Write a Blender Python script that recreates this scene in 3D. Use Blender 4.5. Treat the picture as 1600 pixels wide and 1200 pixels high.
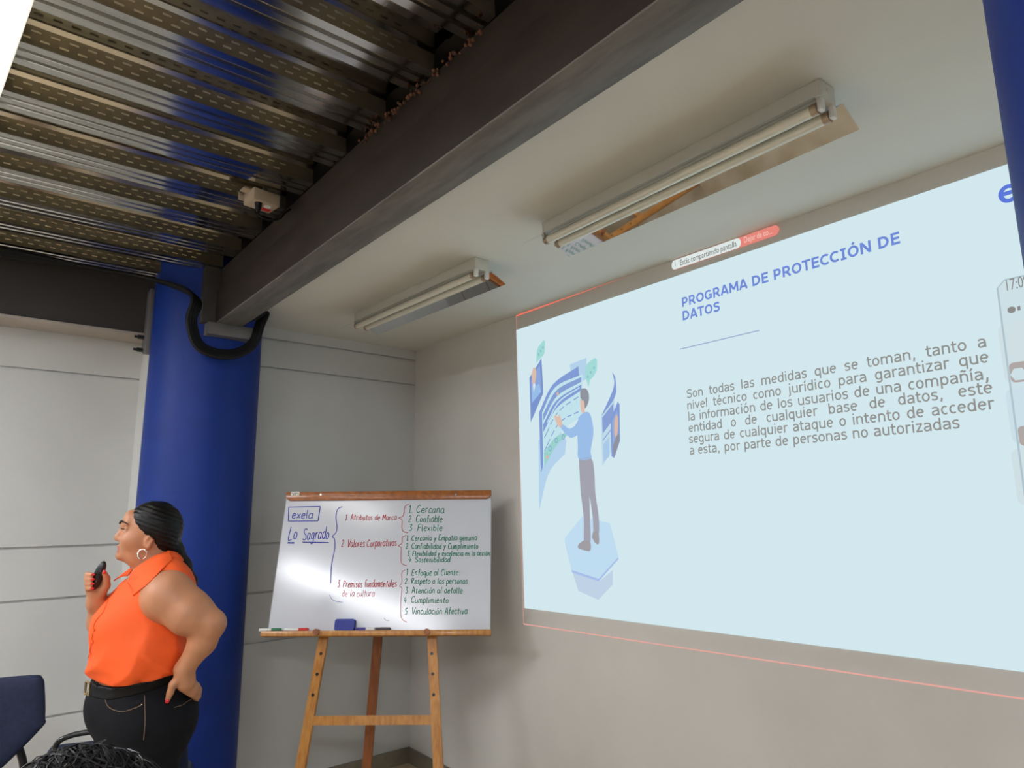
import bpy, bmesh, math, random
import numpy as np
from mathutils import Vector, Matrix
from mathutils.bvhtree import BVHTree

for o in list(bpy.data.objects):
    bpy.data.objects.remove(o, do_unlink=True)
SC = bpy.context.scene
COL = SC.collection
random.seed(7)
rng = np.random.default_rng(7)

# ------------------------------------------------------------------ camera
# world: the corner of the room is the origin, projection wall y = 0, left wall x = 0, floor z = 0
YAW, PITCH, ROLL, FPX = math.radians(50.73951804), math.radians(10.39917146), math.radians(-0.54379609), 1046.3058
EYE = np.array([3.91327524, -2.34253286, 1.55144431])
_f = np.array([-math.sin(YAW)*math.cos(PITCH), math.cos(YAW)*math.cos(PITCH), math.sin(PITCH)])
_r0 = np.array([math.cos(YAW), math.sin(YAW), 0.0]); _u0 = np.cross(_r0, _f)
_r = math.cos(ROLL)*_r0 + math.sin(ROLL)*_u0
_u = -math.sin(ROLL)*_r0 + math.cos(ROLL)*_u0
cam_data = bpy.data.cameras.new('camera')
cam = bpy.data.objects.new('camera', cam_data); COL.objects.link(cam)
cam_data.sensor_width = 36.0; cam_data.sensor_fit = 'HORIZONTAL'
cam_data.lens = 36.0*FPX/1600.0
cam_data.clip_start = 0.02
cam.matrix_world = Matrix(((_r[0], _u[0], -_f[0], EYE[0]), (_r[1], _u[1], -_f[1], EYE[1]), (_r[2], _u[2], -_f[2], EYE[2]), (0, 0, 0, 1)))
SC.camera = cam

# ------------------------------------------------------------------ world, exposure, light levels
world = bpy.data.worlds.new('world'); SC.world = world; world.use_nodes = True
world.node_tree.nodes['Background'].inputs[0].default_value = (0.75, 0.85, 1.0, 1)
world.node_tree.nodes['Background'].inputs[1].default_value = 0.6
SC.view_settings.view_transform = 'Standard'
SC.view_settings.look = 'None'
SC.view_settings.gamma = 1.0
SC.view_settings.use_curve_mapping = False
SC.view_settings.exposure = 0.0
PANEL_GLOW = 42.0       # the lit ceiling panels
WINDOW_GLOW = 8.0      # daylight in the high windows behind the viewer
SLIDE_GLOW = 1.0       # the projected picture


def ray(px, py):
    return _f + (px-800)/FPX*_r - (py-600)/FPX*_u

def hit(px, py, axis, val):
    d = ray(px, py); t = (val-EYE[axis])/d[axis]
    return EYE + t*d

def on_plane(px, py, o, n):
    d = ray(px, py); t = ((np.array(o)-EYE) @ np.array(n))/(d @ np.array(n))
    return EYE + t*d

# ------------------------------------------------------------------ materials
def lin(c):
    return tuple((x/255/12.92 if x/255 <= 0.04045 else ((x/255+0.055)/1.055)**2.4) for x in c)

def mat(name, rgb, rough=0.6, metal=0.0, var=0.0, scale=8.0, bump=0.0, bscale=40.0, coat=0.0, stretch=None, rough_var=0.0, rgb2=None, spec=None, ramp=(0.35, 0.65), sheen=0.0):
    m = bpy.data.materials.new(name); m.use_nodes = True
    nt = m.node_tree; b = nt.nodes['Principled BSDF']
    c = lin(rgb)
    b.inputs['Base Color'].default_value = (*c, 1)
    b.inputs['Roughness'].default_value = rough
    b.inputs['Metallic'].default_value = metal
    b.inputs['Coat Weight'].default_value = coat
    if sheen: b.inputs['Sheen Weight'].default_value = sheen
    if spec is not None: b.inputs['Specular IOR Level'].default_value = spec
    tc = nt.nodes.new('ShaderNodeTexCoord'); mp = nt.nodes.new('ShaderNodeMapping')
    nt.links.new(tc.outputs['Object'], mp.inputs[0])
    if stretch: mp.inputs['Scale'].default_value = stretch
    if var or rgb2 or rough_var:
        n = nt.nodes.new('ShaderNodeTexNoise'); n.inputs['Scale'].default_value = scale; n.inputs['Detail'].default_value = 5
        nt.links.new(mp.outputs[0], n.inputs['Vector'])
        if var or rgb2:
            r = nt.nodes.new('ShaderNodeValToRGB')
            a, z = (c, lin(rgb2)) if rgb2 else (tuple(x*(1-var) for x in c), tuple(min(1, x*(1+var)) for x in c))
            r.color_ramp.elements[0].position, r.color_ramp.elements[1].position = ramp
            r.color_ramp.elements[0].color = (*a, 1); r.color_ramp.elements[1].color = (*z, 1)
            nt.links.new(n.outputs['Fac'], r.inputs[0]); nt.links.new(r.outputs[0], b.inputs['Base Color'])
        if rough_var:
            q = nt.nodes.new('ShaderNodeMapRange'); q.inputs['To Min'].default_value = max(0.02, rough-rough_var); q.inputs['To Max'].default_value = rough+rough_var
            nt.links.new(n.outputs['Fac'], q.inputs['Value']); nt.links.new(q.outputs[0], b.inputs['Roughness'])
    if bump:
        n2 = nt.nodes.new('ShaderNodeTexNoise'); n2.inputs['Scale'].default_value = bscale; n2.inputs['Detail'].default_value = 4
        nt.links.new(mp.outputs[0], n2.inputs['Vector'])
        bp = nt.nodes.new('ShaderNodeBump'); bp.inputs['Strength'].default_value = bump; bp.inputs['Distance'].default_value = 0.01
        nt.links.new(n2.outputs['Fac'], bp.inputs['Height']); nt.links.new(bp.outputs[0], b.inputs['Normal'])
    return m

def glow(name, rgb, strength=1.0):
    m = bpy.data.materials.new(name); m.use_nodes = True
    nt = m.node_tree; nt.nodes.clear()
    e = nt.nodes.new('ShaderNodeEmission'); o = nt.nodes.new('ShaderNodeOutputMaterial')
    e.inputs[0].default_value = (*lin(rgb), 1); e.inputs[1].default_value = strength
    nt.links.new(e.outputs[0], o.inputs[0])
    return m

M = {}
M['wall'] = mat('cream_wall_paint', (190, 191, 188), 0.55, var=0.03, scale=3, bump=0.05, bscale=30)
M['wall_b'] = mat('projection_wall_paint', (206, 203, 196), 0.6, var=0.03, scale=2.5, bump=0.06, bscale=25)
M['ceiling'] = mat('ceiling_paint', (214, 213, 204), 0.7, var=0.02, scale=2, bump=0.05, bscale=20)
M['floor'] = mat('tan_floor_tile', (196, 178, 150), 0.35, rgb2=(176, 156, 124), scale=6)
M['base'] = mat('skirting_tile', (120, 112, 96), 0.4, var=0.12, scale=12)
M['blue'] = mat('blue_column_paint', (9, 46, 128), 0.5, var=0.08, scale=5, bump=0.08, bscale=12, spec=0.3)
M['deck'] = mat('galvanised_deck', (186, 182, 172), 0.13, metal=1.0, var=0.12, scale=6, stretch=(6, 0.6, 6), rough_var=0.07)
M['slot'] = mat('embossed_zinc', (160, 153, 132), 0.30, metal=0.9, var=0.1, scale=10)
M['beam'] = mat('brown_primer_steel', (44, 36, 32), 0.65, rgb2=(54, 46, 41), spec=0.25, scale=4, stretch=(1, 6, 3), bump=0.05, ramp=(0.4, 0.75))
M['beam_lit'] = mat('floor_lit_beam_steel', (110, 107, 101), 0.6, rgb2=(88, 85, 80), scale=5, stretch=(1, 6, 3))  # beam steel in a paler grey: light bounced off the floor, put into the colour
M['dark_beam'] = mat('dark_grey_steel', (50, 46, 44), 0.6, var=0.1, scale=4)
M['flange'] = mat('pale_flange_paint', (176, 166, 156), 0.6)
M['plate'] = mat('grey_plate_steel', (96, 94, 94), 0.45, var=0.1, scale=10)
M['rust'] = mat('rust', (110, 66, 40), 0.9, rgb2=(70, 46, 34), scale=40, bump=0.6, bscale=120)
M['black_rubber'] = mat('black_cable_jacket', (14, 13, 14), 0.6, spec=0.3)
M['black_metal'] = mat('black_tube_paint', (26, 27, 30), 0.3)
M['white_metal'] = mat('white_enamel', (205, 202, 192), 0.35)
M['mirror'] = mat('mirror_reflector', (225, 225, 225), 0.03, metal=1.0)
M['tube'] = mat('fluorescent_tube_glass', (216, 214, 198), 0.18, coat=0.4)
M['brass'] = mat('lamp_pin_cap', (170, 150, 128), 0.4, metal=0.6)
M['panel_light'] = glow('lit_panel', (246, 248, 253), PANEL_GLOW)
M['panel_soft'] = glow('lit_soft_panel', (252, 251, 248), 9.0)
M['window_light'] = glow('daylight_pane', (236, 244, 255), WINDOW_GLOW)
M['alu'] = mat('aluminium_frame', (190, 192, 196), 0.35, metal=0.8)
M['wood'] = mat('honey_pine', (196, 138, 66), 0.4, rgb2=(168, 108, 44), scale=9, stretch=(6, 6, 0.8), coat=0.2)
M['wood_rail'] = mat('brown_rail_wood', (168, 96, 30), 0.4, rgb2=(138, 76, 22), scale=9, stretch=(0.8, 6, 6), coat=0.2)
M['wood_dark'] = mat('dark_pine', (150, 88, 44), 0.5, rgb2=(120, 66, 32), scale=9, stretch=(6, 6, 0.8))  # darker pine for the pegs and back leg
M['board'] = mat('whiteboard_enamel', (204, 207, 214), 0.15, spec=0.7)
M['board_edge'] = mat('board_edge', (150, 150, 150), 0.4)
M['ink_blue'] = mat('blue_ink', (24, 52, 168), 0.5)
M['ink_red'] = mat('red_ink', (176, 44, 56), 0.5)
M['ink_green'] = mat('green_ink', (0, 128, 98), 0.5)
M['ink_black'] = mat('black_ink', (40, 40, 44), 0.5)
M['steel'] = mat('bright_screw', (190, 190, 186), 0.3, metal=1.0)
M['sticker'] = mat('paper_sticker', (222, 220, 208), 0.6)
M['eraser'] = mat('blue_eraser_felt', (16, 42, 138), 0.7, bump=0.2, bscale=200)
M['eraser_grip'] = mat('deep_blue_plastic', (10, 36, 140), 0.4)
M['plastic_white'] = mat('white_plastic', (226, 226, 222), 0.35)
M['plastic_green'] = mat('green_plastic', (20, 110, 70), 0.35)
M['plastic_red'] = mat('red_plastic', (200, 40, 36), 0.35)
M['plastic_violet'] = mat('violet_plastic', (66, 58, 140), 0.35)
M['plastic_dark'] = mat('dark_plastic', (70, 62, 66), 0.35)
M['beige_plastic'] = mat('beige_box_plastic', (176, 160, 140), 0.5)
M['black_plastic'] = mat('black_plastic', (20, 20, 22), 0.3)
M['navy_fabric'] = mat('navy_upholstery', (28, 38, 66), 0.85, var=0.15, scale=60, bump=0.2, bscale=300)
M['skin'] = mat('tan_skin', (180, 124, 90), 0.5, var=0.05, scale=20)
M['lip'] = mat('lip_skin', (160, 92, 80), 0.45)
M['orange'] = mat('orange_cotton', (236, 88, 22), 0.75, var=0.04, scale=14, bump=0.35, bscale=9)
M['denim'] = mat('dark_denim', (8, 9, 15), 0.85, var=0.25, scale=30, bump=0.15, bscale=180, spec=0.25)
M['stitch'] = mat('tan_stitching', (120, 96, 76), 0.7)
M['leather'] = mat('black_leather', (7, 7, 9), 0.55, bump=0.1, bscale=80, spec=0.25)
M['gold'] = mat('pale_gold', (214, 190, 140), 0.25, metal=1.0)
M['silver'] = mat('silver', (220, 214, 210), 0.2, metal=1.0)
M['hair'] = mat('black_hair', (12, 10, 10), 0.42, var=0.25, scale=30, stretch=(1, 4, 4), bump=0.15, bscale=40, spec=0.25)
M['hair_loose'] = mat('black_wavy_hair', (14, 13, 15), 0.40, var=0.5, scale=18)
M['eye_white'] = mat('eye_white', (220, 214, 206), 0.3)
M['nail'] = mat('red_nail_polish', (206, 24, 34), 0.25, coat=0.5)
M['shirt_dark'] = mat('charcoal_shirt', (60, 62, 70), 0.8)
M['skirting_top'] = M['base']

# ------------------------------------------------------------------ object helpers
def tag(o, label=None, cat=None, group=None, kind=None):
    if label: o['label'] = label
    if cat: o['category'] = cat
    if group: o['group'] = group
    if kind: o['kind'] = kind
    return o

def thing(name, label, cat, loc=(0, 0, 0), group=None, kind=None):
    o = bpy.data.objects.new(name, None); COL.objects.link(o)
    o.location = loc; o.empty_display_size = 0.1
    return tag(o, label, cat, group, kind)

def link(name, me, parent=None, mats=None, smooth=None):
    for m in (mats or []): me.materials.append(m)
    o = bpy.data.objects.new(name, me); COL.objects.link(o)
    if parent is not None:
        o.parent = parent
        o.matrix_parent_inverse = pw_matrix(parent).inverted()
    if smooth is not None: shade(me, smooth)
    return o

def pw_matrix(o):
    m = Matrix.LocRotScale(o.location, o.rotation_euler, o.scale)
    if o.parent is not None:
        m = pw_matrix(o.parent) @ o.matrix_parent_inverse @ m
    return m

def shade(me, angle=35):
    n = len(me.polygons)
    me.polygons.foreach_set('use_smooth', [True]*n)
    if angle < 179:
        bm = bmesh.new(); bm.from_mesh(me); a = math.radians(angle)
        for e in bm.edges:
            e.smooth = not (len(e.link_faces) == 2 and e.calc_face_angle(0) > a)
        bm.to_mesh(me); bm.free()

def bm_obj(name, bm, m, parent=None, smooth=35, recalc=True):
    if recalc: bmesh.ops.recalc_face_normals(bm, faces=bm.faces[:])
    me = bpy.data.meshes.new(name); bm.to_mesh(me); bm.free()
    return link(name, me, parent, m if isinstance(m, (list, tuple)) else [m], smooth)

def box(bm, c, s, mtx=None, bevel=0.0, mi=0, seg=2):
    r = bmesh.ops.create_cube(bm, size=1.0)
    vs = r['verts']
    bmesh.ops.scale(bm, vec=s, verts=vs)
    bmesh.ops.translate(bm, vec=c, verts=vs)
    if bevel:
        es = list({e for v in vs for e in v.link_edges})
        rr = bmesh.ops.bevel(bm, geom=es, offset=bevel, segments=seg, affect='EDGES', profile=0.5)
        vs = list({v for f in rr['faces'] for v in f.verts} | {v for v in vs if v.is_valid})
        # collect the whole island
        seen = set(vs); st = list(vs)
        while st:
            v = st.pop()
            for e in v.link_edges:
                w = e.other_vert(v)
                if w not in seen: seen.add(w); st.append(w)
        vs = list(seen)
    if mtx is not None: bmesh.ops.transform(bm, matrix=mtx, verts=vs)
    if mi:
        for f in {f for v in vs for f in v.link_faces}: f.material_index = mi
    return vs

def box2(bm, lo, hi, bevel=0.0, mi=0):
    return box(bm, [(a+b)/2 for a, b in zip(lo, hi)], [b-a for a, b in zip(lo, hi)], None, bevel, mi)

def cyl(bm, p0, p1, r0, r1=None, seg=16, mi=0, cap=True):
    p0, p1 = Vector(p0), Vector(p1); r1 = r0 if r1 is None else r1
    d = p1-p0
    q = d.to_track_quat('Z', 'Y').to_matrix().to_4x4(); q.translation = (p0+p1)/2
    r = bmesh.ops.create_cone(bm, cap_ends=cap, segments=seg, radius1=r0, radius2=r1, depth=d.length, matrix=q)
    if mi:
        for f in {f for v in r['verts'] for f in v.link_faces}: f.material_index = mi
    return r['verts']

def smooth_path(pts, n=6, closed=False):
    P = [Vector(p) for p in pts]; out = []
    N = len(P); rngi = range(N if closed else N-1)
    for i in rngi:
        a = P[(i-1) % N] if (closed or i > 0) else P[0]*2-P[1]
        b, c = P[i], P[(i+1) % N]
        d = P[(i+2) % N] if (closed or i+2 < N) else P[-1]*2-P[-2]
        for k in range(n):
            t = k/n
            out.append(0.5*((2*b)+(c-a)*t+(2*a-5*b+4*c-d)*t*t+(3*b-a-3*c+d)*t**3))
    if not closed: out.append(P[-1])
    return out

def tube(bm, pts, r, seg=8, closed=False, mi=0, r_end=None):
    P = [Vector(p) for p in pts]; N = len(P); rings = []
    T0 = (P[1]-P[0]).normalized()
    nrm = T0.orthogonal().normalized(); prev = T0
    for i in range(N):
        if closed: T = (P[(i+1) % N]-P[i-1]).normalized()
        else: T = (P[min(i+1, N-1)]-P[max(i-1, 0)]).normalized()
        q = prev.rotation_difference(T); nrm = (q @ nrm); nrm = (nrm-T*nrm.dot(T)).normalized(); prev = T
        bn = T.cross(nrm)
        rr = r if r_end is None else r+(r_end-r)*i/(N-1)
        if callable(r): rr = r(i/(N-1))
        rings.append([bm.verts.new(P[i]+(nrm*math.cos(2*math.pi*k/seg)+bn*math.sin(2*math.pi*k/seg))*rr) for k in range(seg)])
    fs = []
    for i in range(N if closed else N-1):
        a, b = rings[i], rings[(i+1) % N]
        for k in range(seg):
            fs.append(bm.faces.new((a[k], a[(k+1) % seg], b[(k+1) % seg], b[k])))
    if not closed:
        fs.append(bm.faces.new(rings[0][::-1])); fs.append(bm.faces.new(rings[-1]))
    for f in fs: f.material_index = mi

def prism(bm, pts2, frame, t0, t1, mi=0):
    """polygon pts2 in plane (o, X, Y, N) extruded from t0 to t1 along N"""
    o, X, Y, N = [Vector(v) for v in frame]
    a = [bm.verts.new(o+X*x+Y*y+N*t0) for x, y in pts2]
    b = [bm.verts.new(o+X*x+Y*y+N*t1) for x, y in pts2]
    n = len(pts2)
    f = [bm.faces.new(a[::-1]), bm.faces.new(b)]
    for i in range(n): f.append(bm.faces.new((a[i], a[(i+1) % n], b[(i+1) % n], b[i])))
    for q in f: q.material_index = mi
    return f

def rrect(x0, y0, x1, y1, r, n=5):
    out = []
    for cx, cy, a in ((x1-r, y1-r, 0), (x0+r, y1-r, 90), (x0+r, y0+r, 180), (x1-r, y0+r, 270)):
        for k in range(n+1):
            t = math.radians(a+90*k/n); out.append((cx+r*math.cos(t), cy+r*math.sin(t)))
    return out

def dup(root, loc, rotz=None, label=None):
    r = root.copy(); COL.objects.link(r); r.location = loc
    if rotz is not None: r.rotation_euler = (0, 0, rotz)
    if label: r['label'] = label
    def rec(src, dst):
        for ch in list(src.children):
            c = ch.copy(); COL.objects.link(c); c.parent = dst
            rec(ch, c)
    rec(root, r)
    return r
# ================================================================== THE SETTING
def struct(name, bm, m, smooth=30):
    o = bm_obj(name, bm, m, None, smooth); o['kind'] = 'structure'; return o

XR, YB = 6.4, -5.6          # right end and back of the room
bm = bmesh.new(); box2(bm, (-0.6, YB-0.2, -0.1), (XR+0.2, 0.2, 0.0)); struct('floor', bm, M['floor'])

# panelled left wall: profile with V-shaped board joints, run along y
def panel_profile(zs, ztop, depth=0.014, half=0.006):
    p = [(0, 0)]
    for z in zs: p += [(0, z-half), (-depth, z-half*0.6), (-depth, z+half*0.6), (0, z+half)]
    p.append((0, ztop)); return p
def wall_strip(bm, x, y0, y1, zs, ztop, thick=0.12):
    pr = panel_profile(zs, ztop)
    poly = [(x+a, z) for a, z in pr]+[(x-thick, ztop), (x-thick, 0)]
    A = [bm.verts.new((a, y0, z)) for a, z in poly]; B = [bm.verts.new((a, y1, z)) for a, z in poly]
    n = len(poly); bm.faces.new(A); bm.faces.new(B[::-1])
    for i in range(n): bm.faces.new((A[i], B[i], B[(i+1) % n], A[(i+1) % n]))
XL = -0.30
bm = bmesh.new()
wall_strip(bm, 0.0, -1.30, 0.0, [0.83, 1.094, 1.359, 2.376, 2.55], 2.90)
wall_strip(bm, XL, YB, -1.56, [0.55, 1.115, 1.372, 2.277], 2.90)
box2(bm, (XL-0.12, -1.62, 0), (-0.02, -1.50, 2.90))
struct('wall_left', bm, M['wall'])
bm = bmesh.new(); box2(bm, (-0.12, 0.0, 0.0), (XR+0.15, 0.15, 2.9)); struct('wall_right', bm, M['wall_b'])
bm = bmesh.new(); box2(bm, (XR, YB, 0.0), (XR+0.15, 0.0, 2.9)); struct('wall_side', bm, M['wall'])
bm = bmesh.new(); box2(bm, (-0.45, YB-0.15, 0), (XR+0.15, YB, 2.9)); struct('wall_back', bm, M['wall'])
# ceilings: white plasterboard past the beam, profiled steel deck over the rest
CZ = 2.62
bm = bmesh.new(); box2(bm, (-0.02, -1.285, CZ), (XR, 0.0, CZ+0.04)); struct('ceiling', bm, M['ceiling'])
bm = bmesh.new(); box2(bm, (-0.6, YB-0.15, 2.885), (XR+0.2, 0.2, 3.0)); struct('ceiling_slab', bm, M['dark_beam'])

DB, DT, PER = 2.80, 2.872, 0.2905
bm = bmesh.new()
prof = []
xc_all = [1.774-PER*k for k in range(-15, 8)]
for xc in sorted(xc_all):
    h = 0.06
    g = lambda c: [(xc+c-.009, DB), (xc+c-.006, DB+.009), (xc+c+.006, DB+.009), (xc+c+.009, DB)]
    prof += [(xc-.075, DT), (xc-h, DB)]+g(-.021)+g(.021)+[(xc+h, DB), (xc+h-.002, DT-.012), (xc+h+.006, DT)]
    m_ = xc+PER/2
    prof += [(m_-.02, DT), (m_-.012, DT-.008), (m_+.012, DT-.008), (m_+.02, DT)]
prof = [p for p in prof if -0.35 < p[0] < XR]
for (a, za), (b, zb) in zip(prof[:-1], prof[1:]):
    v = [bm.verts.new((a, YB, za)), bm.verts.new((b, YB, zb)), bm.verts.new((b, -1.40, zb)), bm.verts.new((a, -1.40, za))]
    bm.faces.new(v)
bmesh.ops.remove_doubles(bm, verts=bm.verts[:], dist=1e-5)
# the webs that face the viewer are duller, with pressed lugs in two staggered rows
for f in bm.faces:
    if abs(f.normal.x) > .9 and len(f.verts) == 4 and max(v.co.z for v in f.verts)-min(v.co.z for v in f.verts) > .04: f.material_index = 1
bm.normal_update()
for f in bm.faces:
    zz = [v.co.z for v in f.verts]; xx = [v.co.x for v in f.verts]
    if max(zz)-min(zz) > .045 and max(xx)-min(xx) < .006: f.material_index = 1
for xc in xc_all:
    if not (-0.2 < xc < 3.4): continue
    y = -2.60
    while y < -1.50:
        for row, (z, off) in enumerate(((DB+.020, 0.0), (DB+.043, 0.022))):
            x = xc+.0595
            yy = y+off
            s = 0.0030
            q = [bm.verts.new(p) for p in ((x, yy-.011, z-.002), (x, yy+.011, z-.002), (x+s, yy+.011, z+.002), (x+s, yy-.011, z+.002), (x-.001, yy-.011, z+.004), (x-.001, yy+.011, z+.004))]
            for f in ((0, 1, 2, 3), (3, 2, 5, 4), (0, 3, 4), (1, 5, 2)): bm.faces.new([q[i] for i in f]).material_index = 1
        y += 0.044
deck = bm_obj('ceiling_deck', bm, [M['deck'], M['slot']], None, 20, recalc=False); deck['kind'] = 'structure'

# skirting
bm = bmesh.new(); box2(bm, (0.0, -1.12, 0), (0.014, 0, .09), .003); struct('baseboard_left', bm, M['base'])
bm = bmesh.new(); box2(bm, (0.0, -0.014, 0), (XR, 0, .09), .003); struct('baseboard_right', bm, M['base'])
bm = bmesh.new(); box2(bm, (XL, YB, 0), (XL+.014, -1.62, .09), .003); struct('baseboard_recess', bm, M['base'])

# ================================================================== STEELWORK
def column(x, y, label):
    bm = bmesh.new(); cyl(bm, (x, y, 0), (x, y, 2.88), .28, seg=72)
    rnd = random.Random(int(x*100))
    for k in range(26):           # drips and chips of paint standing proud of the face
        a = rnd.uniform(0, 6.28); z = rnd.uniform(.5, 2.4); s = rnd.uniform(.004, .010)
        mt = Matrix.Translation((x+.279*math.cos(a), y+.279*math.sin(a), z)) @ Matrix.Diagonal((.6, .6, rnd.uniform(1, 3), 1))
        bmesh.ops.create_icosphere(bm, subdivisions=2, radius=s*.5, matrix=mt)
    return tag(bm_obj('round_column', bm, M['blue'], None, 40), label, 'column', 'round blue columns')
C1 = (0.04, -1.36); C2 = (3.991, -1.36)
column(*C1, 'round royal blue column behind the woman in the orange blouse')
column(*C2, 'round royal blue column cutting off the edge of the projected slide')

beam = thing('steel_beam', 'long brown steel beam between the corrugated deck and the white ceiling', 'beam', (2.0, -1.345, 2.5))
bm = bmesh.new(); box2(bm, (.30, -1.41, 2.504), (3.73, -1.28, 2.678), .004); bm_obj('beam_box', bm, M['beam'], beam)
bm = bmesh.new(); box2(bm, (.305, -1.4085, 2.499), (3.73, -1.2805, 2.506), .002); bm_obj('lit_underside', bm, M['beam_lit'], beam)  # thin sheet under the beam that carries the painted bounce light
bm = bmesh.new(); box2(bm, (.30, -1.397, 2.672), (3.73, -1.285, 2.80), .004); bm_obj('top_flange', bm, M['beam'], beam)
bm = bmesh.new(); box2(bm, (.22, -1.475, 2.50), (.345, -1.262, 2.80), .004); bm_obj('end_plate', bm, M['dark_beam'], beam)
bm = bmesh.new(); box2(bm, (.20, -1.45, 2.435), (.375, -1.215, 2.50), .004); bm_obj('seat_bracket', bm, M['plate'], beam)
bm = bmesh.new()
rnd = random.Random(3)
for cx, n, sp in ((2.60, 14, .05), (2.37, 22, .07), (2.22, 26, .09), (2.06, 20, .06)):
    for k in range(n):
        mt = Matrix.Translation((cx+rnd.gauss(0, sp), -1.405+rnd.uniform(-.012, .006), 2.782+rnd.uniform(-.008, .012)))
        bmesh.ops.create_icosphere(bm, subdivisions=1, radius=rnd.uniform(.003, .008), matrix=mt)
bm_obj('rust_crust', bm, M['rust'], beam)

b2 = thing('side_beam', 'dark grey steel beam above the white recessed wall, ending at the column', 'beam', (-.15, -2.6, 2.49))
bm = bmesh.new(); box2(bm, (-.115, YB+.01, 2.50), (-.10, -1.60, 2.86)); bm_obj('beam_web', bm, M['dark_beam'], b2)
bm = bmesh.new(); box2(bm, (XL+.001, YB+.01, 2.485), (-.085, -1.615, 2.50), .002); bm_obj('bottom_flange', bm, M['flange'], b2)
bm = bmesh.new(); box2(bm, (-.13, -1.655, 2.42), (-.03, -1.61, 2.74), .004); bm_obj('end_plate', bm, M['plate'], b2)
for z in (2.40, 2.47):
    bm = bmesh.new(); cyl(bm, (-.06, -1.66, z), (-.06, -1.69, z), .012, seg=6); cyl(bm, (-.06, -1.69, z), (-.06, -1.705, z), .007, seg=10)
    bm_obj('bolt', bm, M['black_metal'], b2)
bm = bmesh.new(); box2(bm, (-.10, -1.655, 2.385), (-.03, -1.60, 2.43), .006); bm_obj('clamp', bm, M['plate'], b2)

# black cables looping under the end of the beam, then running along the side beam under the deck
cb = thing('cable_bundle', 'black cable bundle looped under the beam end on the blue column', 'cables', (.36, -1.4, 2.4))
rnd = random.Random(5)
loop_px = [(303, 462), (299, 500), (308, 535), (332, 551), (366, 553), (394, 538), (406, 508), (412, 490)]
for k in range(5):
    dx, dp = rnd.uniform(-.012, .012), (k-2)*3.0
    pts = [(.03+dx, -3.2, 2.77+k*.009), (.03+dx, -2.3, 2.755+k*.009), (.04+dx, -1.95, 2.77), (.12+dx, -1.69, 2.745)]
    cxy = np.array([355, 505])
    for (x, y) in loop_px:
        v = np.array([x, y])-cxy; v = cxy+v*(1+dp/60.0)
        p = hit(v[0], v[1], 0, .372+dx*.6+.006*k)
        pts.append(tuple(p))
    pts.append((.40+dx*.4, -1.262+.004*k, 2.535)); pts.append((.40+dx*.4, -1.262+.004*k, 2.60))
    bm = bmesh.new(); tube(bm, smooth_path(pts, 8), .0105, 8); bm_obj('cable', bm, M['black_rubber'], cb, 60)

# ================================================================== LIGHT PANELS (lit)
def light_panel(x, y, ang, label, hw=.3, lamp='panel_light'):
    t = thing('ceiling_light_panel', label, 'ceiling light', (x, y, 2.74), 'lit ceiling panels')
    MT = Matrix.Translation((x, y, 0)) @ Matrix.Rotation(math.radians(ang), 4, 'Z')
    def put(nm, bm, m):
        bmesh.ops.transform(bm, matrix=MT, verts=bm.verts[:]); return bm_obj(nm, bm, m, t)
    bm = bmesh.new()
    for lo, hi in (((-.6, -hw), (.6, -hw+.005)), ((-.6, hw-.005), (.6, hw)), ((-.6, -hw), (-.595, hw)), ((.595, -hw), (.6, hw))):
        box2(bm, (lo[0], lo[1], 2.742), (hi[0], hi[1], 2.775))
    box2(bm, (-.6, -hw, 2.765), (.6, hw, 2.78))
    put('panel_frame', bm, M['white_metal'])
    bm = bmesh.new(); box2(bm, (-.594, -hw+.006, 2.738), (.594, hw-.006, 2.748)); put('diffuser', bm, M[lamp])
    for sx in (-.5, .5):
        for sy in (-.1, .1):
            bm = bmesh.new(); cyl(bm, (sx, sy, 2.77), (sx, sy, 2.803), .004, seg=8); put('hanger', bm, M['steel'])
light_panel(1.543, -2.529, 4.8, 'glaring white light panel hung under the corrugated deck', .15, 'panel_soft')
light_panel(2.70, -4.08, -3, 'lit ceiling panel mirrored in the whiteboard', .13)
light_panel(3.92, -4.16, -3, 'lit ceiling panel behind the viewer', .13)
light_panel(5.35, -2.95, 0, 'added unseen light panel by the far side wall')  # added lamp out of view, brightens the projection wall and ceiling
light_panel(.62, -4.15, 0, 'added unseen light panel by the recessed white wall')  # extra unseen lamp, put in to keep light coming from the left

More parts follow.
